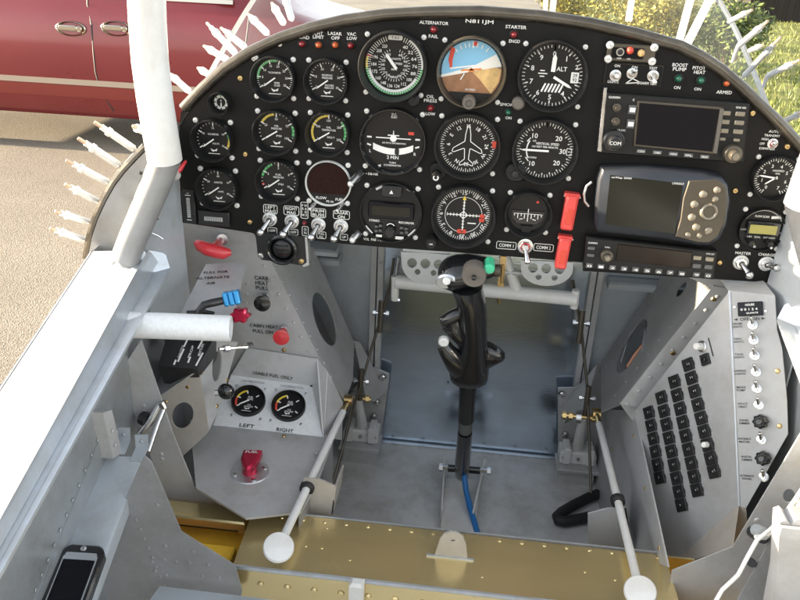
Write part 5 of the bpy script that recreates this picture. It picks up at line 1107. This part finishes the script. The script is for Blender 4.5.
b = MB('mark_black'); b.T = FTg.M(749.5, 319); k = FTg.mpp(750, 319); b.text('OFF', -5*k, 0, 3.6*k, .0006, 9*k); b.text('ON', 6.5*k, 0, 3.6*k, .0006, 7*k); b.poly([(-16*k, 0, .0006), (-12*k, -1.5*k, .0006), (-12*k, 1.5*k, .0006)]); b.poly([(16*k, 0, .0006), (12*k, 1.5*k, .0006), (12*k, -1.5*k, .0006)]); Cc.world(b, 'legend', smooth=0)
# ------------------------------------------------------------------ control stick
SB = oZ(462, 474, FZ+.03); GT = oY(470, 322, .965)
ST = Thing('control_stick', 'black control stick with a moulded grip, green button and blue wire at its foot', 'control stick', V((SB.x, SB.y, EYE.z+FZ)))
gb = oY(468, 378, .995)
b = MB('black_gloss'); b.tube([SB+V((0, 0, .0)), oY(462.5, 462, 1.07), oY(465, 432, 1.035)], [.0120, .0125, .0110], 18); b.mi('key_grey'); b.tube([oY(465, 430, 1.033), oY(466, 418, 1.02)], [.0108, .0105], 16); b.mi('black_gloss'); b.tube([oY(466, 420, 1.02), gb+V((0, 0, .02))], [.0118, .0130], 18); ST.world(b, 'shaft', smooth=60)
GF = Frame(GT, (1, 0, .05), (0, -.10, 1)); 
def gp(x, y, w=0):
    d = oP(x, y, GF.o+GF.w*w, GF.w)-GF.o; return V((d.dot(GF.u), d.dot(GF.v)))
kG = GF.mpp(470, 322)
def sect(rows, n=20):                                       # rows: (left px, right px, y px, half depth, centre depth)
    rg = []
    for xl, xr, y, hd, cd_ in rows:
        a, c = gp(xl, y, cd_), gp(xr, y, cd_); cx, cy = (a.x+c.x)/2, (a.y+c.y)/2; hw = (c.x-a.x)/2
        rg.append([(cx+hw*math.cos(2*PI*j/n), cy+(a.y-c.y)*0, cd_+hd*math.sin(2*PI*j/n)) for j in range(n)])
    return rg
rows = [(456, 480, 381, .016, 0), (450, 488, 378, .026, 0), (449, 489, 372, .028, 0), (452, 489, 364, .028, .0), (456, 488, 354, .027, .002), (460, 487.5, 342, .027, .004), (461, 487, 330, .027, .006), (459, 487, 318, .028, .008), (457, 486.5, 306, .029, .010), (455, 485, 297, .030, .012), (452, 483, 290, .031, .013), (449, 483, 284, .031, .013)]
b = MB('black_gloss'); b.loft(sect(rows)[::1]); 
# head: egg lying across, turned to the left
hc, he = gp(446, 276.5, .014), gp(494, 268, .014)
hd = V((he.x-hc.x, he.y-hc.y, 0)); hl = hd.length; hd.normalize(); hn = V((-hd.y, hd.x, 0))
rg = []
for t_, rw, dp in ((-.16, .05, .05), (-.13, .45, .4), (-.06, .78, .7), (.08, 1.0, .95), (.28, 1.02, 1.0), (.5, .93, .95), (.72, .74, .8), (.9, .58, .66), (1.0, .50, .58), (1.02, .1, .1)):
    c = V((hc.x, hc.y, .014))+hd*(hl*t_)+hn*(.004*(1-abs(t_-.4)))
    rg.append([c+hn*(.0205*rw*math.cos(2*PI*j/20))+V((0, 0, 1))*(.03*dp*math.sin(2*PI*j/20)) for j in range(20)])
b.loft(rg)
# lower flares and trigger guard
def blob(b, pts, rs, zs): b.tube([(*gp(x, y, z), z) for (x, y), z in zip(pts, zs)], rs, 14)
blob(b, [(443, 344), (448, 352), (456, 362), (464, 370)], [.0095, .012, .016, .019], [.016, .018, .012, .004])
b.prism([tuple(gp(x, y)) for x, y in ((486, 343), (492, 345), (500, 350), (505, 355), (503, 358.5), (489, 366), (480, 366))], -.006, .012, .005)
blob(b, [(443, 322), (452, 317), (461, 312)], [.008, .0095, .008], [.016, .018, .014]); b.prism([tuple(gp(x, y)) for x, y in ((443, 324), (451, 332), (463, 345), (466, 335), (460, 310), (448, 312))], -.002, .018, .004)
ST.local  # grip is built in its own frame
b.T = Matrix.Identity(4)
GM = GF.M(); gv = [GM @ v for v in b.v]; b.v = gv; ST.world(b, 'grip', smooth=60, recalc=True)
def gpart(b, name, **k): b.v = [GM @ v for v in b.v]; return ST.world(b, name, **k)
b = MB('hat_brown'); c = gp(474, 276, .046); b.lathe([(11*kG, .030), (11.4*kG, .046), (10.5*kG, .0485), (3*kG, .0475)], 28, c=tuple(c)); b.mi('black_gloss'); b.lathe([(2.2*kG, .047), (2.0*kG, .053), (1*kG, .054)], 12, c=tuple(c)); gpart(b, 'trim_hat', smooth=40)
b = MB('pale_card'); b.mats[0] = 'phone_silver'; c = gp(447.5, 281, .038); b.T = Matrix.Translation((c.x, c.y, .030)) @ Matrix.Rotation(rad(24), 4, 'Z') @ Matrix.Rotation(rad(-14), 4, 'Y'); b.loft([[(x*math.cos(2*PI*j/24), y*math.sin(2*PI*j/24), z) for j in range(24)] for x, y, z in ((.0145, .0105, .004), (.0145, .0105, .0085), (.0125, .0085, .0105))]); gpart(b, 'thumb_rest', label='pale grey oval at the left of the grip head', smooth=40)
b = MB('white_paint'); c = gp(446.5, 282, .045); b.lathe([(.005, .036), (.005, .044), (.0035, .0455)], 16, c=tuple(c)); gpart(b, 'thumb_button')
b = MB('button_green'); c = gp(489.5, 269, .041); b.lathe([(4.9*kG, .02), (4.9*kG, .041), (3.8*kG, .0435)], 20, c=tuple(c)); gpart(b, 'green_button')
b = MB('grey_metallic'); c0_, c1_ = gp(489, 270.5, .012), gp(500.5, 270.5, .012); b.tube([(*c0_, .012), (*c1_, .012)], .0078, 14); b.mi('brass'); b.tube([(c1_.x+.002, c1_.y+.006, .008), (c1_.x+.003, c1_.y-.02, .008)], .0026, 8); gpart(b, 'switch_barrel', smooth=40)
b = MB('white_paint'); c = gp(443.5, 342.5, .024); b.lathe([(.0072, .018), (.0070, .024), (.005, .0255)], 16, c=tuple(c)); gpart(b, 'paddle_button')
# white channel at the stick's foot
CH = Thing('stick_channel', 'white U shaped channel on the floor holding the foot of the black stick', 'bracket', oZ(462, 500, FZ))
b = MB('white_paint'); z1 = FZ+.012; g = lambda x, y: oZ(x, y, z1); b.plate([g(446, 478), g(481, 480), g(474, 534), g(440, 532)], .003, UP); CH.world(b, 'base_plate')
for a, c, s in (((443, 462), (440, 520), -1), ((484.5, 466), (473, 523), 1)):
    p, q = oZ(a[0], a[1]+9, FZ+.004), oZ(*c, FZ+.004); b = MB('white_paint'); h_ = .022; x_ = XA*s
    b.plate([p, q, q+V((0, 0, h_)), p+V((0, .0, h_+.012)), p+V((0, .012, h_*.5))], .003, x_); CH.world(b, 'side_flange')
b = MB('steel'); p, q = oY(441.5, 467.5, SB.y), oY(487, 471, SB.y); b.tube([p, q], .0035, 10); b.tube([p-V((.004, 0, 0)), p+V((.002, 0, 0))], .007, 6); b.tube([q, q+V((.006, 0, 0))], .006, 6); b.mi('black_gloss'); b.tube([oY(448, 468, SB.y), oY(480, 470.5, SB.y)], .0065, 12); CH.world(b, 'pivot_bolt')
t = Thing('blue_wire', 'blue wire running from the stick\'s foot down behind the gold spar', 'wire', oZ(468, 490, FZ)); b = MB('blue_wire'); b.tube([oY(463.5, 464, SB.y-.02), oY(464, 474, SB.y-.03), oZ(466, 490, FZ+.03), oZ(470, 508, FZ+.022), oZ(475, 524, FZ+.014), oZ(480, 545, FZ+.006)], .0048, 12); t.world(b, 'cable', smooth=60)
# ------------------------------------------------------------------ rudder pedals
YP = 1.12
for s, lab, cx, xl, xr, yb_ in ((-1, 'silver half round brake pedal plate with holes, left of the stick', 426, 401, 450, 284), (1, 'silver half round brake pedal plate with holes, right of the stick under the red cover', 547, 521, 573, 286)):
    g = lambda x, y: oY(x, y, YP)
    t = Thing('brake_pedal', lab, 'brake pedal', g(cx, yb_), 'brake pedals')
    top = 250+(cx-400)*.07; pts = [g(xl, top), g(xr, top+2)]
    for i in range(13): a = PI*i/12; pts.append(g(cx+(xr-xl)/2*math.cos(a), 262+(cx-400)*.05+(yb_-262-(cx-400)*.05)*math.sin(a)))
    dy = (cx-426)*.04
    holes = [oval(cx-14+14*i*.95, 263+dy+i*.7, 4.9, 4.9, 0, g, 16) for i in range(3)]+[oval(cx-8.5, 272+dy, 3, 3, 0, g, 12), oval(cx+7.5, 273+dy, 3, 3, 0, g, 12)]
    b = MB('rail_silver'); b.plate(pts, .003, NA, holes); t.world(b, 'plate')
    b = MB('rail_silver'); b.box(tuple(g(cx, 251+dy)+V((0, .01, 0))), (.07, .02, .006), .001); t.world(b, 'flange')
PT = Thing('rudder_bar', 'white rudder pedal tube lying across the footwell behind the stick', 'rudder pedals', oY(485, 290, YP+.01))
g = lambda x, y: oY(x, y, YP+.012); b = MB('white_paint'); b.tube([g(396, 281.5), g(576, 299)], .0108, 18); b.tube([oY(504, 255, YP+.02), g(517, 291)], [.0085, .0085], 14); PT.world(b, 'tube', smooth=60)
b = MB('white_paint'); b.tube([g(395, 276), g(395, 300)], .006, 10); PT.world(b, 'hanger'); b = MB('white_paint'); b.tube([g(576, 290), g(574, 308)], .006, 10); b.mi('steel'); b.tube([g(394, 299), g(400, 300)], .004, 8); b.tube([g(399, 257), g(396, 278)], .003, 8); PT.world(b, 'hanger')
b = MB('brass'); b.box(tuple(g(502, 270)), (.009, .012, .05), .001); b.tube([g(499, 296), g(499, 303)], .003, 8); b.mi('grey_light_paint'); b.tube([g(480, 270.5), g(560, 275.5)], .0045, 10); PT.world(b, 'link')
# cables, turnbuckles
def cable(label, pts, bolts, group):
    P_ = [oY(x, y, Y) for x, y, Y in pts]; t = Thing('rudder_cable', label, 'cable', P_[len(P_)//2], group)
    b = MB('grey_metallic'); b.tube(P_, .0022, 8); t.world(b, 'cable', smooth=60)
    for (x, y, Y, k) in bolts:
        b = MB('steel'); c = oY(x, y, Y); b.tube([c-V((.013, 0, 0)), c+V((.013, 0, 0))], .0024, 8); b.tube([c-V((.013, 0, 0)), c-V((.008, 0, 0))], .0045, 6); b.tube([c+V((.008, 0, 0)), c+V((.013, 0, 0))], .0045, 6); b.mi('grey_metallic'); b.tube([c+V((0, 0, .022)), c-V((0, .01, .03))], .0045, 8); t.world(b, 'turnbuckle')
cable('dark steel rudder cable running down the left of the footwell', [(394, 258, 1.15), (390, 285, 1.15), (383, 312, 1.15), (371, 350, 1.14), (362, 382, 1.12), (354, 405, 1.08), (333, 486, .98)], [(381, 313, 1.15, 1), (361, 381, 1.12, 1)], 'rudder cables')
cable('dark steel rudder cable running down the right of the footwell', [(573, 280, 1.16), (576, 300, 1.16), (582, 335, 1.15), (587, 385, 1.14), (589, 430, 1.1), (591, 493, 1.03)], [(581, 323, 1.15, 1), (587, 398, 1.13, 1)], 'rudder cables')
b = MB('grey_metallic'); t = Thing('rudder_cable', 'second thin cable close beside the left white push rod', 'cable', oY(347, 430, 1.03), 'rudder cables'); b.tube([oY(353, 398, 1.08), oY(345, 440, 1.03), oY(332, 484, .98)], .0019, 8); t.world(b, 'cable')
# corner brackets: gusset plates, white hinge blocks, levers
def corner(s, lab, gx, pts_g, base, block, lever, bolts):
    t = Thing('pedal_bracket', lab, 'bracket', oZ(*base, FZ), 'rear pedal brackets')
    g = lambda x, y: oY(x, y, FY-.03)
    b = MB('grey_light_paint'); b.plate([oY(x, y, Y) for x, y, Y in pts_g], .003, V((-s*.6, -.8, 0))); t.world(b, 'gusset')
    b = MB('grey_paint'); b.plate([oY(x, y, FY-.026) for x, y in gx], .004, NA)
    for x, y in bolts: b.mi('steel').rivet(oY(x, y, FY-.028), NA, .007, .8)
    t.world(b, 'angle_plate')
    b = MB('white_paint')
    p = oY(*block, FY-.055); b.box((p.x, p.y, p.z), (.062, .034, .022), .003); b.box((p.x-.02, p.y-.006, p.z+.006), (.012, .034, .03), .002); b.box((p.x+.02, p.y-.006, p.z+.006), (.012, .034, .03), .002); b.mi('steel')
    for dx in (-.024, 0, .024): b.rivet((p.x+dx, p.y-.018, p.z), NA, .004, .8)
    b.mi('grey_light_paint'); b.box((p.x, p.y-.012, p.z-.015), (.072, .05, .006), .001); b.box((p.x, p.y-.012, (p.z-.018+EYE.z+FZ)/2), (.06, .03, p.z-.018-EYE.z-FZ), .001); t.world(b, 'hinge_block')
    b = MB('white_paint'); b.tube([oY(*lever[0], 1.12), V((p.x, p.y, p.z+.01))], [.0065, .010], 12); t.world(b, 'lever', smooth=60)
    b = MB('brass'); c = oY(*lever[0], 1.115)
    b.tube([c-V((.034, 0, -.001)), c+V((.022, 0, 0))], .0036, 8)
    for dx in (-.030, -.02, .016): b.tube([c+V((dx-.003, 0, 0)), c+V((dx+.003, 0, 0))], .0068, 6)
    b.mi('steel'); b.tube([c-V((.012, 0, .0)), c-V((.004, 0, 0))], .011, 12); t.world(b, 'pivot_bolt')
corner(-1, 'grey and white bracket with a triangular gusset at the left foot of the firewall', [(369, 366), (389, 374), (389, 380), (381, 438), (345, 432), (350, 395)], [(354, 341, 1.21), (360, 342, 1.22), (386, 392, 1.22), (374, 402, 1.18), (366, 398, 1.16)], (365, 432), (362, 431), ((358, 398),), [(383, 377), (377, 402), (374, 416), (349, 397)])
corner(1, 'grey and white bracket with a triangular gusset at the right foot of the firewall', [(558, 388), (575, 388), (600, 372), (603, 400), (600, 455), (558, 456)], [(601, 362, 1.21), (597, 364, 1.2), (560, 410, 1.22), (572, 416, 1.17), (585, 408, 1.16)], (580, 452), (577, 453), ((583, 417),), [(562, 394), (565, 419), (565, 434)])
# white push rods with round ends
def pushrod(label, top, bush, end, tab, disc_px, Ys, mirror):
    a, c, e = oY(*top, Ys[0]), oY(*bush, Ys[1]), oY(*end, Ys[2])
    t = Thing('push_rod', label, 'push rod', e, 'white push rods'); d = (e-a).normalized()
    b = MB('white_paint'); b.tube([a, e], .0050, 16); t.world(b, 'tube', smooth=60)
    b = MB('brass'); b.tube([a-d*.03, a+d*.006], [.0042, .0045], 10); b.tube([a-d*.034-V((.006, 0, 0)), a-d*.034+V((.006, 0, 0))], .0085, 12); t.world(b, 'rod_end')
    n = (EYE-e).normalized(); M = Frame(e, CR, CU); M.w = (n*.8+UP*.5-d*.1).normalized(); M.u = UP.cross(M.w).normalized()*1; M.v = M.w.cross(M.u)
    b = MB('white_paint'); b.T = M.M(p=e); r = disc_px*(e-EYE).dot(CW)/800; b.lathe([(r*.9, -.002), (r, 0), (r, .0035), (r*.94, .005), (r*.3, .0062)], 36); t.world(b, 'end_disc', smooth=40)
    return t, a, c, e, d
for s, lab, lab2, top, bush, end, disc, tab, Ys in (
    (-1, 'white push rod with a flat round end, crossing the left end of the spar', 'light grey upright tab with black bushing guiding the left rod', (343, 412), (310, 479), (278.5, 548), 15.5, [(304, 478), (320, 480), (336, 487), (333, 514), (292, 511)], (.985, .80, .685)),
    (1, 'white push rod with a flat round end, crossing the right end of the spar', 'light grey upright tab with black bushing guiding the right rod', (599, 424), (620.5, 515), (640, 592), 16, [(588, 514), (607, 509), (626, 508), (633, 552), (588, 548)], (1.06, .86, .69))):
    t, a, c, e, d = pushrod(lab, top, bush, end, tab, disc, Ys, s)
    k = min(1, max(0, (oY(*bush, Ys[1])-a).dot(d)/(e-a).length)); c = a.lerp(e, k)
    T2 = Thing('rod_guide', lab2, 'bracket', c, 'rod guides'); g = lambda x, y: oY(x, y, c.y)
    b = MB('warm_grey_tint' if s < 0 else 'grey_light_paint'); b.plate([g(x, y) for x, y in tab], .003, NA); b.plate([g(*tab[2]), g(*tab[3]), g(*tab[3])+V((0, .06, 0)), g(*tab[2])+V((0, .06, -.01))], .002, XA); b.plate([g(*tab[3]), g(*tab[4]), g(*tab[4])+V((0, 0, -.25)), g(*tab[3])+V((0, 0, -.25))], .003, NA); T2.world(b, 'tab')
    b = MB('black_rubber'); M = Frame(c-V((0, .002, 0)), XA, UP); b.T = M.M(); b.lathe([(.0050, 0), (.0092, 0), (.0092, .003), (.0075, .0045), (.0052, .004)], 24, False, False); b.lathe([(.0092, -.005), (.0092, 0)], 24, False, False); T2.world(b, 'bushing', smooth=50)
# black hose
t = Thing('black_hose', 'black rubber hose folded into a V on the floor at the right', 'hose', oZ(565, 512, FZ)); g = lambda x, y: oZ(x, y, FZ+.012)
b = MB('black_rubber'); b.tube([g(598, 494), g(588, 498), g(574, 505), g(562, 512), g(557, 517), g(558, 520.5), g(564, 521.5), g(576, 519.5), g(600, 515)], .0088, 14); t.world(b, 'hose', smooth=60)
# phone on the armrest
nA = (a_ := (oZ(143, 457, -.55)-oZ(104, 456, -.55)).cross(oZ(36, 600, -.60)-oZ(104, 456, -.55))); nA = nA if nA.z > 0 else -nA; nA.normalize()
ap0 = oZ(104, 456, -.55)+nA*.002; fp = lambda x, y: oP(x, y, ap0+nA*.011, nA)
q0, q1, q2 = fp(84, 548), fp(106, 549), fp(64, 600)
PFm = Frame(fp(84, 548), fp(106, 549)-fp(62, 547.5), fp(84, 548)-fp(66, 595)); PFm.w = nA; PFm.v = (fp(84, 548)-fp(66, 595)).normalized(); PFm.u = PFm.v.cross(nA)
wP = (fp(105, 549)-fp(61, 547.5)).length; hP = wP*2.05
t = Thing('mobile_phone', 'dark mobile phone with a silver rimmed screen lying on the left armrest', 'phone', PFm.M(p=PFm.o-nA*.011))
b = MB('black_gloss'); o2 = rrpts(0, -hP/2+.002, wP, hP, wP*.2, 6); o2 = [(x, y+(.004*(1-(x/(wP/2))**2) if y > -hP/2 else 0)) for x, y in o2]; b.prism(o2, .0, .011, .002); t.local(b, 'case')
b = MB('phone_silver'); b.rrect(0, -hP*.46, wP*.78, hP*.74, .003, .011, .0116); b.mi('screen_dark'); b.rrect(0, -hP*.485, wP*.72, hP*.67, .001, .0116, .0119); t.local(b, 'screen')
b = MB('phone_silver'); b.rrect(0, -hP*.085, wP*.72, hP*.045, .002, .011, .0118); t.local(b, 'speaker_band')
b = MB('steel'); b.lathe([(.003, .011), (.003, .0122), (.0015, .013)], 14, c=(0, -.001)); t.local(b, 'lens')
# ------------------------------------------------------------------ surroundings
def structure(name, b, smooth=0, kind='structure', **k):
    o = b.build(name, None, None, smooth=smooth); o['kind'] = kind; return o
b = MB('pavement'); b.poly([(-600, -600, 0), (600, -600, 0), (600, 900, 0), (-600, 900, 0)]); structure('pavement', b)
b = MB('lawn'); b.poly([(1.3, 4, .004), (600, -40, .004), (600, 900, .004), (30, 900, .004), (2.1, 31, .004), (1.0, 12, .004)]); structure('lawn', b)
b = MB('lawn'); b.poly([(-60, 9.2, .004), (-3.0, 8.9, .004), (-9, 30, .004), (-60, 60, .004)]); structure('verge', b)
rnd = random.Random(3)
b = MB('blade')
vs = []; fs = []
for i in range(26000):
    y = 6.5+rnd.random()**1.6*22; x = 2.2+rnd.random()*(1.5+y*.42)
    a = rnd.random()*6.28; h = .04+.06*rnd.random(); w = .006+.004*rnd.random(); lx, ly = rnd.uniform(-.04, .04), rnd.uniform(-.04, .04)
    k = len(vs); vs += [(x-w*math.cos(a), y-w*math.sin(a), .004), (x+w*math.cos(a), y+w*math.sin(a), .004), (x+lx, y+ly, h)]; fs.append((k, k+1, k+2))
b.add(vs, fs); structure('grass', b, kind='stuff')
def bush(label, x, y, h, rx, m, seed, n=2600, group='bushes beyond the windshield'):
    r = random.Random(seed); t = Thing('bush', label, 'bush', (x, y, 0), group)
    b = MB(m); vs = []; fs = []
    lobes = [(r.uniform(-.6, .6)*rx, r.uniform(-.5, .5)*rx, h*r.uniform(.35, .8), r.uniform(.28, .5)*rx) for _ in range(9)]
    for i in range(n):
        lx, ly, lz, lr = lobes[r.randrange(9)]
        d = V((r.gauss(0, 1), r.gauss(0, 1), r.gauss(0, 1))).normalized()*lr*(r.random()**.4)
        p = V((lx, ly, lz))+V((d.x, d.y, d.z*1.1)); p.z = max(.03, p.z); s = r.uniform(.022, .05)
        a = V((r.gauss(0, 1), r.gauss(0, 1), r.gauss(0, 1))).normalized(); c = a.orthogonal().normalized(); k = len(vs)
        vs += [p-a*s*1.3, p+c*s*.5, p+a*s*1.3, p-c*s*.5]; fs.append((k, k+1, k+2, k+3))
    b.add(vs, fs); t.local(b, 'leaves', smooth=0)
    b = MB('bark')
    for lx, ly, lz, lr in lobes: b.tube([(lx*.1, ly*.1, 0), (lx*.5, ly*.5, lz*.5), (lx, ly, lz)], [.02, .014, .006], 6)
    t.local(b, 'stems')
bush('tall yellow green bush seen through the windshield above the attitude dial side', 1.5, 14.5, 1.5, .95, 'leaf_yellow', 1)
bush('yellow bush seen through the windshield between two white strips', 2.7, 13.6, 1.25, .85, 'leaf_yellow', 2)
bush('greener bush nearest the windshield rim at the upper right', 3.7, 13.2, 1.1, .8, 'leaf_green', 3)
bush('large pale yellow bush farthest back behind the windshield', 3.0, 17.5, 1.7, 1.3, 'leaf_yellow', 4)
# shed made up to fill a dark band beyond the lawn
t = Thing('shed', 'dark brown shed standing in for the dark band at the top right corner', 'shed', (13, 27, 0))
b = MB('timber_dark'); b.box((13, 27, 1.3), (11.6, 5, 2.6), .02)
for i in range(40): b.box((7.3+i*.29, 24.49, 1.3), (.03, .03, 2.58))
t.world(b, 'wall'); b = MB('roof_dark'); b.loft([[(6.9, 24.1, 2.55), (6.9, 27, 3.7), (6.9, 29.9, 2.55), (6.9, 29.9, 2.63), (6.9, 27, 3.78), (6.9, 24.1, 2.63)], [(19.1, 24.1, 2.55), (19.1, 27, 3.7), (19.1, 29.9, 2.55), (19.1, 29.9, 2.63), (19.1, 27, 3.78), (19.1, 24.1, 2.63)]]); t.world(b, 'roof', recalc=True)
b = MB('bark'); b.box((11.5, 24.47, 1.0), (1.0, .04, 2.0), .01); t.world(b, 'door')
# maroon minivan
yv = oZ(70, 113, -1.45).y; W_ = .92; CY = yv+W_*.965
at = lambda x, y: oY(x, y, yv)
X0, X1 = -5.5, -.55
VN = Thing('minivan', 'maroon minivan with a pale side strip, parked side on behind the white tube', 'van', ((X0+X1)/2, CY, 0))
st = [(-5.50, .95, .86), (-5.44, 1.45, .93), (-5.25, 1.72, .98), (-4.6, 1.77, 1), (-3.4, 1.78, 1), (-2.6, 1.75, 1), (-2.1, 1.64, 1), (-1.75, 1.36, 1), (-1.5, 1.16, 1), (-1.2, 1.08, .99), (-.85, .98, .95), (-.65, .86, .88), (-.55, .68, .80)]
zs_ = [(.90, .27), (.955, .33), (.985, .45), (1., .65), (.995, .85), (.975, 1.0), (.95, 1.12), (.93, 1.15), (.80, 1.66), (.66, 1.75), (.35, 1.775)]
def wsec(x, zr, k):
    half = []
    for w, z in zs_:
        z2 = z if z < 1.13 else 1.13+(z-1.13)*(zr-1.13)/(1.78-1.13) if zr > 1.13 else zr
        z2 = min(z2, zr); half.append((w*k*W_, z2))
    return [(x, CY-w, z) for w, z in half]+[(x, CY+w, z) for w, z in half[::-1]]
b = MB('van_maroon'); b.loft([wsec(*s) for s in st]); VN.world(b, 'body', smooth=35, recalc=True)
def yside(z):
    for i in range(len(zs_)-1):
        if zs_[i][1] <= z <= zs_[i+1][1]:
            f = (z-zs_[i][1])/(zs_[i+1][1]-zs_[i][1]); return CY-W_*(zs_[i][0]+(zs_[i+1][0]-zs_[i][0])*f)
    return CY-W_
def sidepatch(m, x0, x1, z0, z1, off, name, seg=5, **k):
    b = MB(m); r = []
    for i in range(seg+1):
        z = z0+(z1-z0)*i/seg; y = yside(z)-off; r.append([(x0, y, z), (x1, y, z)])
    o_ = [[(p[0], p[1]+.03, p[2]) for p in q] for q in r]
    b.loft([a+c[::-1] for a, c in zip(r, o_)]); VN.world(b, name, smooth=30, recalc=True, **k)
zt = lambda y: at(50, y).z-EYE.z+EYE.z
sidepatch('van_strip', -5.35, -.85, zt(82.5), zt(77), .012, 'side_strip', 3)
sidepatch('van_ground_glow', -5.3, -.9, zt(95), zt(83), .006, 'lower_reflection', 3)
for x0, x1 in ((-5.1, -4.15), (-4.05, -3.16), (-3.04, -2.05)): sidepatch('van_glass', x0, x1, 1.26, 1.62, .006, 'side_window')
sidepatch('van_chrome', -5.2, -1.95, 1.21, 1.24, .008, 'window_trim', 2)
for px, pts in ((94, None),):
    x = at(96, 60).x
    b = MB('black_rubber'); path = [(x-.035 if z > 1.0 else x, yside(z)+.001, z) for z in (1.6, 1.4, 1.15, 1.0, .8, .65)]+[(x+.02, yside(.5)+.001, .5), (x+.10, yside(.34)+.001, .34)]; b.tube(path, .007, 6); VN.world(b, 'door_seam')
    x2 = at(248, 5).x
    b = MB('black_rubber'); b.tube([(x2, yside(1.12)+.001, 1.12), (x2-.02, yside(.95)+.001, .95), (x2-.10, yside(.8)+.001, .8), (x2-.12, yside(.6)+.001, .6), (x2-.08, yside(.35)+.001, .35)], .007, 6); VN.world(b, 'door_seam')
for px in (72, 117):
    c = at(px, 28.3); yy = yside(c.z); b = MB('van_chrome')
    M = Matrix((V((1, 0, 0)), V((0, 0, 1)), V((0, -1, 0)))).transposed().to_4x4(); M.translation = V((c.x, yy, c.z)); b.T = M
    b.loft([[(.125*k*math.cos(2*PI*j/28), .058*k*math.sin(2*PI*j/28), w) for j in range(28)] for k, w in ((1, -.02), (1, .012), (.93, .018), (.8, .006), (.75, -.01))]); b.rrect(-.02, .004, .16, .042, .02, -.01, .028, .008); b.rrect(.07, .0, .05, .04, .018, -.005, .022, .005); VN.world(b, 'door_handle', smooth=40)
for xw in (-4.55, -1.42):
    for s in (-1, 1):
        M = Matrix((V((1, 0, 0)), V((0, 0, 1)), V((0, s, 0)))).transposed().to_4x4(); M.translation = V((xw, CY+s*(W_-.20), .33))
        b = MB('tyre'); b.T = M; b.lathe([(.20, -.02), (.30, -.02), (.33, .02), (.33, .17), (.30, .205), (.21, .20)], 32); wob = VN.world(b, 'wheel', smooth=40); b = MB('van_chrome'); b.T = M; b.lathe([(.21, .18), (.20, .2), (.12, .17), (.05, .19)], 24); VN.world(b, 'rim', wob, smooth=40)
b = MB('black_rubber'); b.box(((X0+X1)/2, CY, .34), (4.5, 1.5, .16), .03); VN.world(b, 'underbody')
b = MB('pale_card'); b.box((-.62, CY-.62, .72), (.10, .34, .14), .03); VN.world(b, 'headlight'); b = MB('pale_card'); b.box((-.62, CY+.62, .72), (.10, .34, .14), .03); VN.world(b, 'headlight')
# ------------------------------------------------------------------ light
EL, AZ = 8, 90                                             # sun height, degrees left of straight ahead
w = bpy.data.worlds.new('World'); scene.world = w; w.use_nodes = True; nt = w.node_tree
bg = nt.nodes['Background']; sky = nt.nodes.new('ShaderNodeTexSky'); sky.sky_type = 'NISHITA'; sky.sun_disc = False
sky.sun_elevation = rad(EL); sky.sun_rotation = rad(-AZ); sky.dust_density = 1.6; sky.air_density = 1.0
hs = nt.nodes.new('ShaderNodeHueSaturation'); hs.inputs['Saturation'].default_value = .3; nt.links.new(sky.outputs[0], hs.inputs['Color']); nt.links.new(hs.outputs[0], bg.inputs[0]); bg.inputs[1].default_value = .15
ld = bpy.data.lights.new('sun', 'SUN'); ld.energy = 5.0; ld.angle = rad(.53); ld.color = (1, .82, .58)
sun = bpy.data.objects.new('sun', ld); COL.objects.link(sun); sd = V((-math.sin(rad(AZ))*math.cos(rad(EL)), math.cos(rad(AZ))*math.cos(rad(EL)), math.sin(rad(EL))))
sun.rotation_euler = sd.to_track_quat('Z', 'Y').to_euler(); sun.location = (0, 0, 10)
vs_ = scene.view_settings; vs_.view_transform = 'Standard'; vs_.look = 'None'; vs_.gamma = 1; vs_.exposure = 2.5; vs_.use_curve_mapping = False
scene.render.engine = 'CYCLES'; scene.cycles.max_bounces = 8; scene.cycles.transparent_max_bounces = 8
scene.render.resolution_x = 1024; scene.render.resolution_y = 768
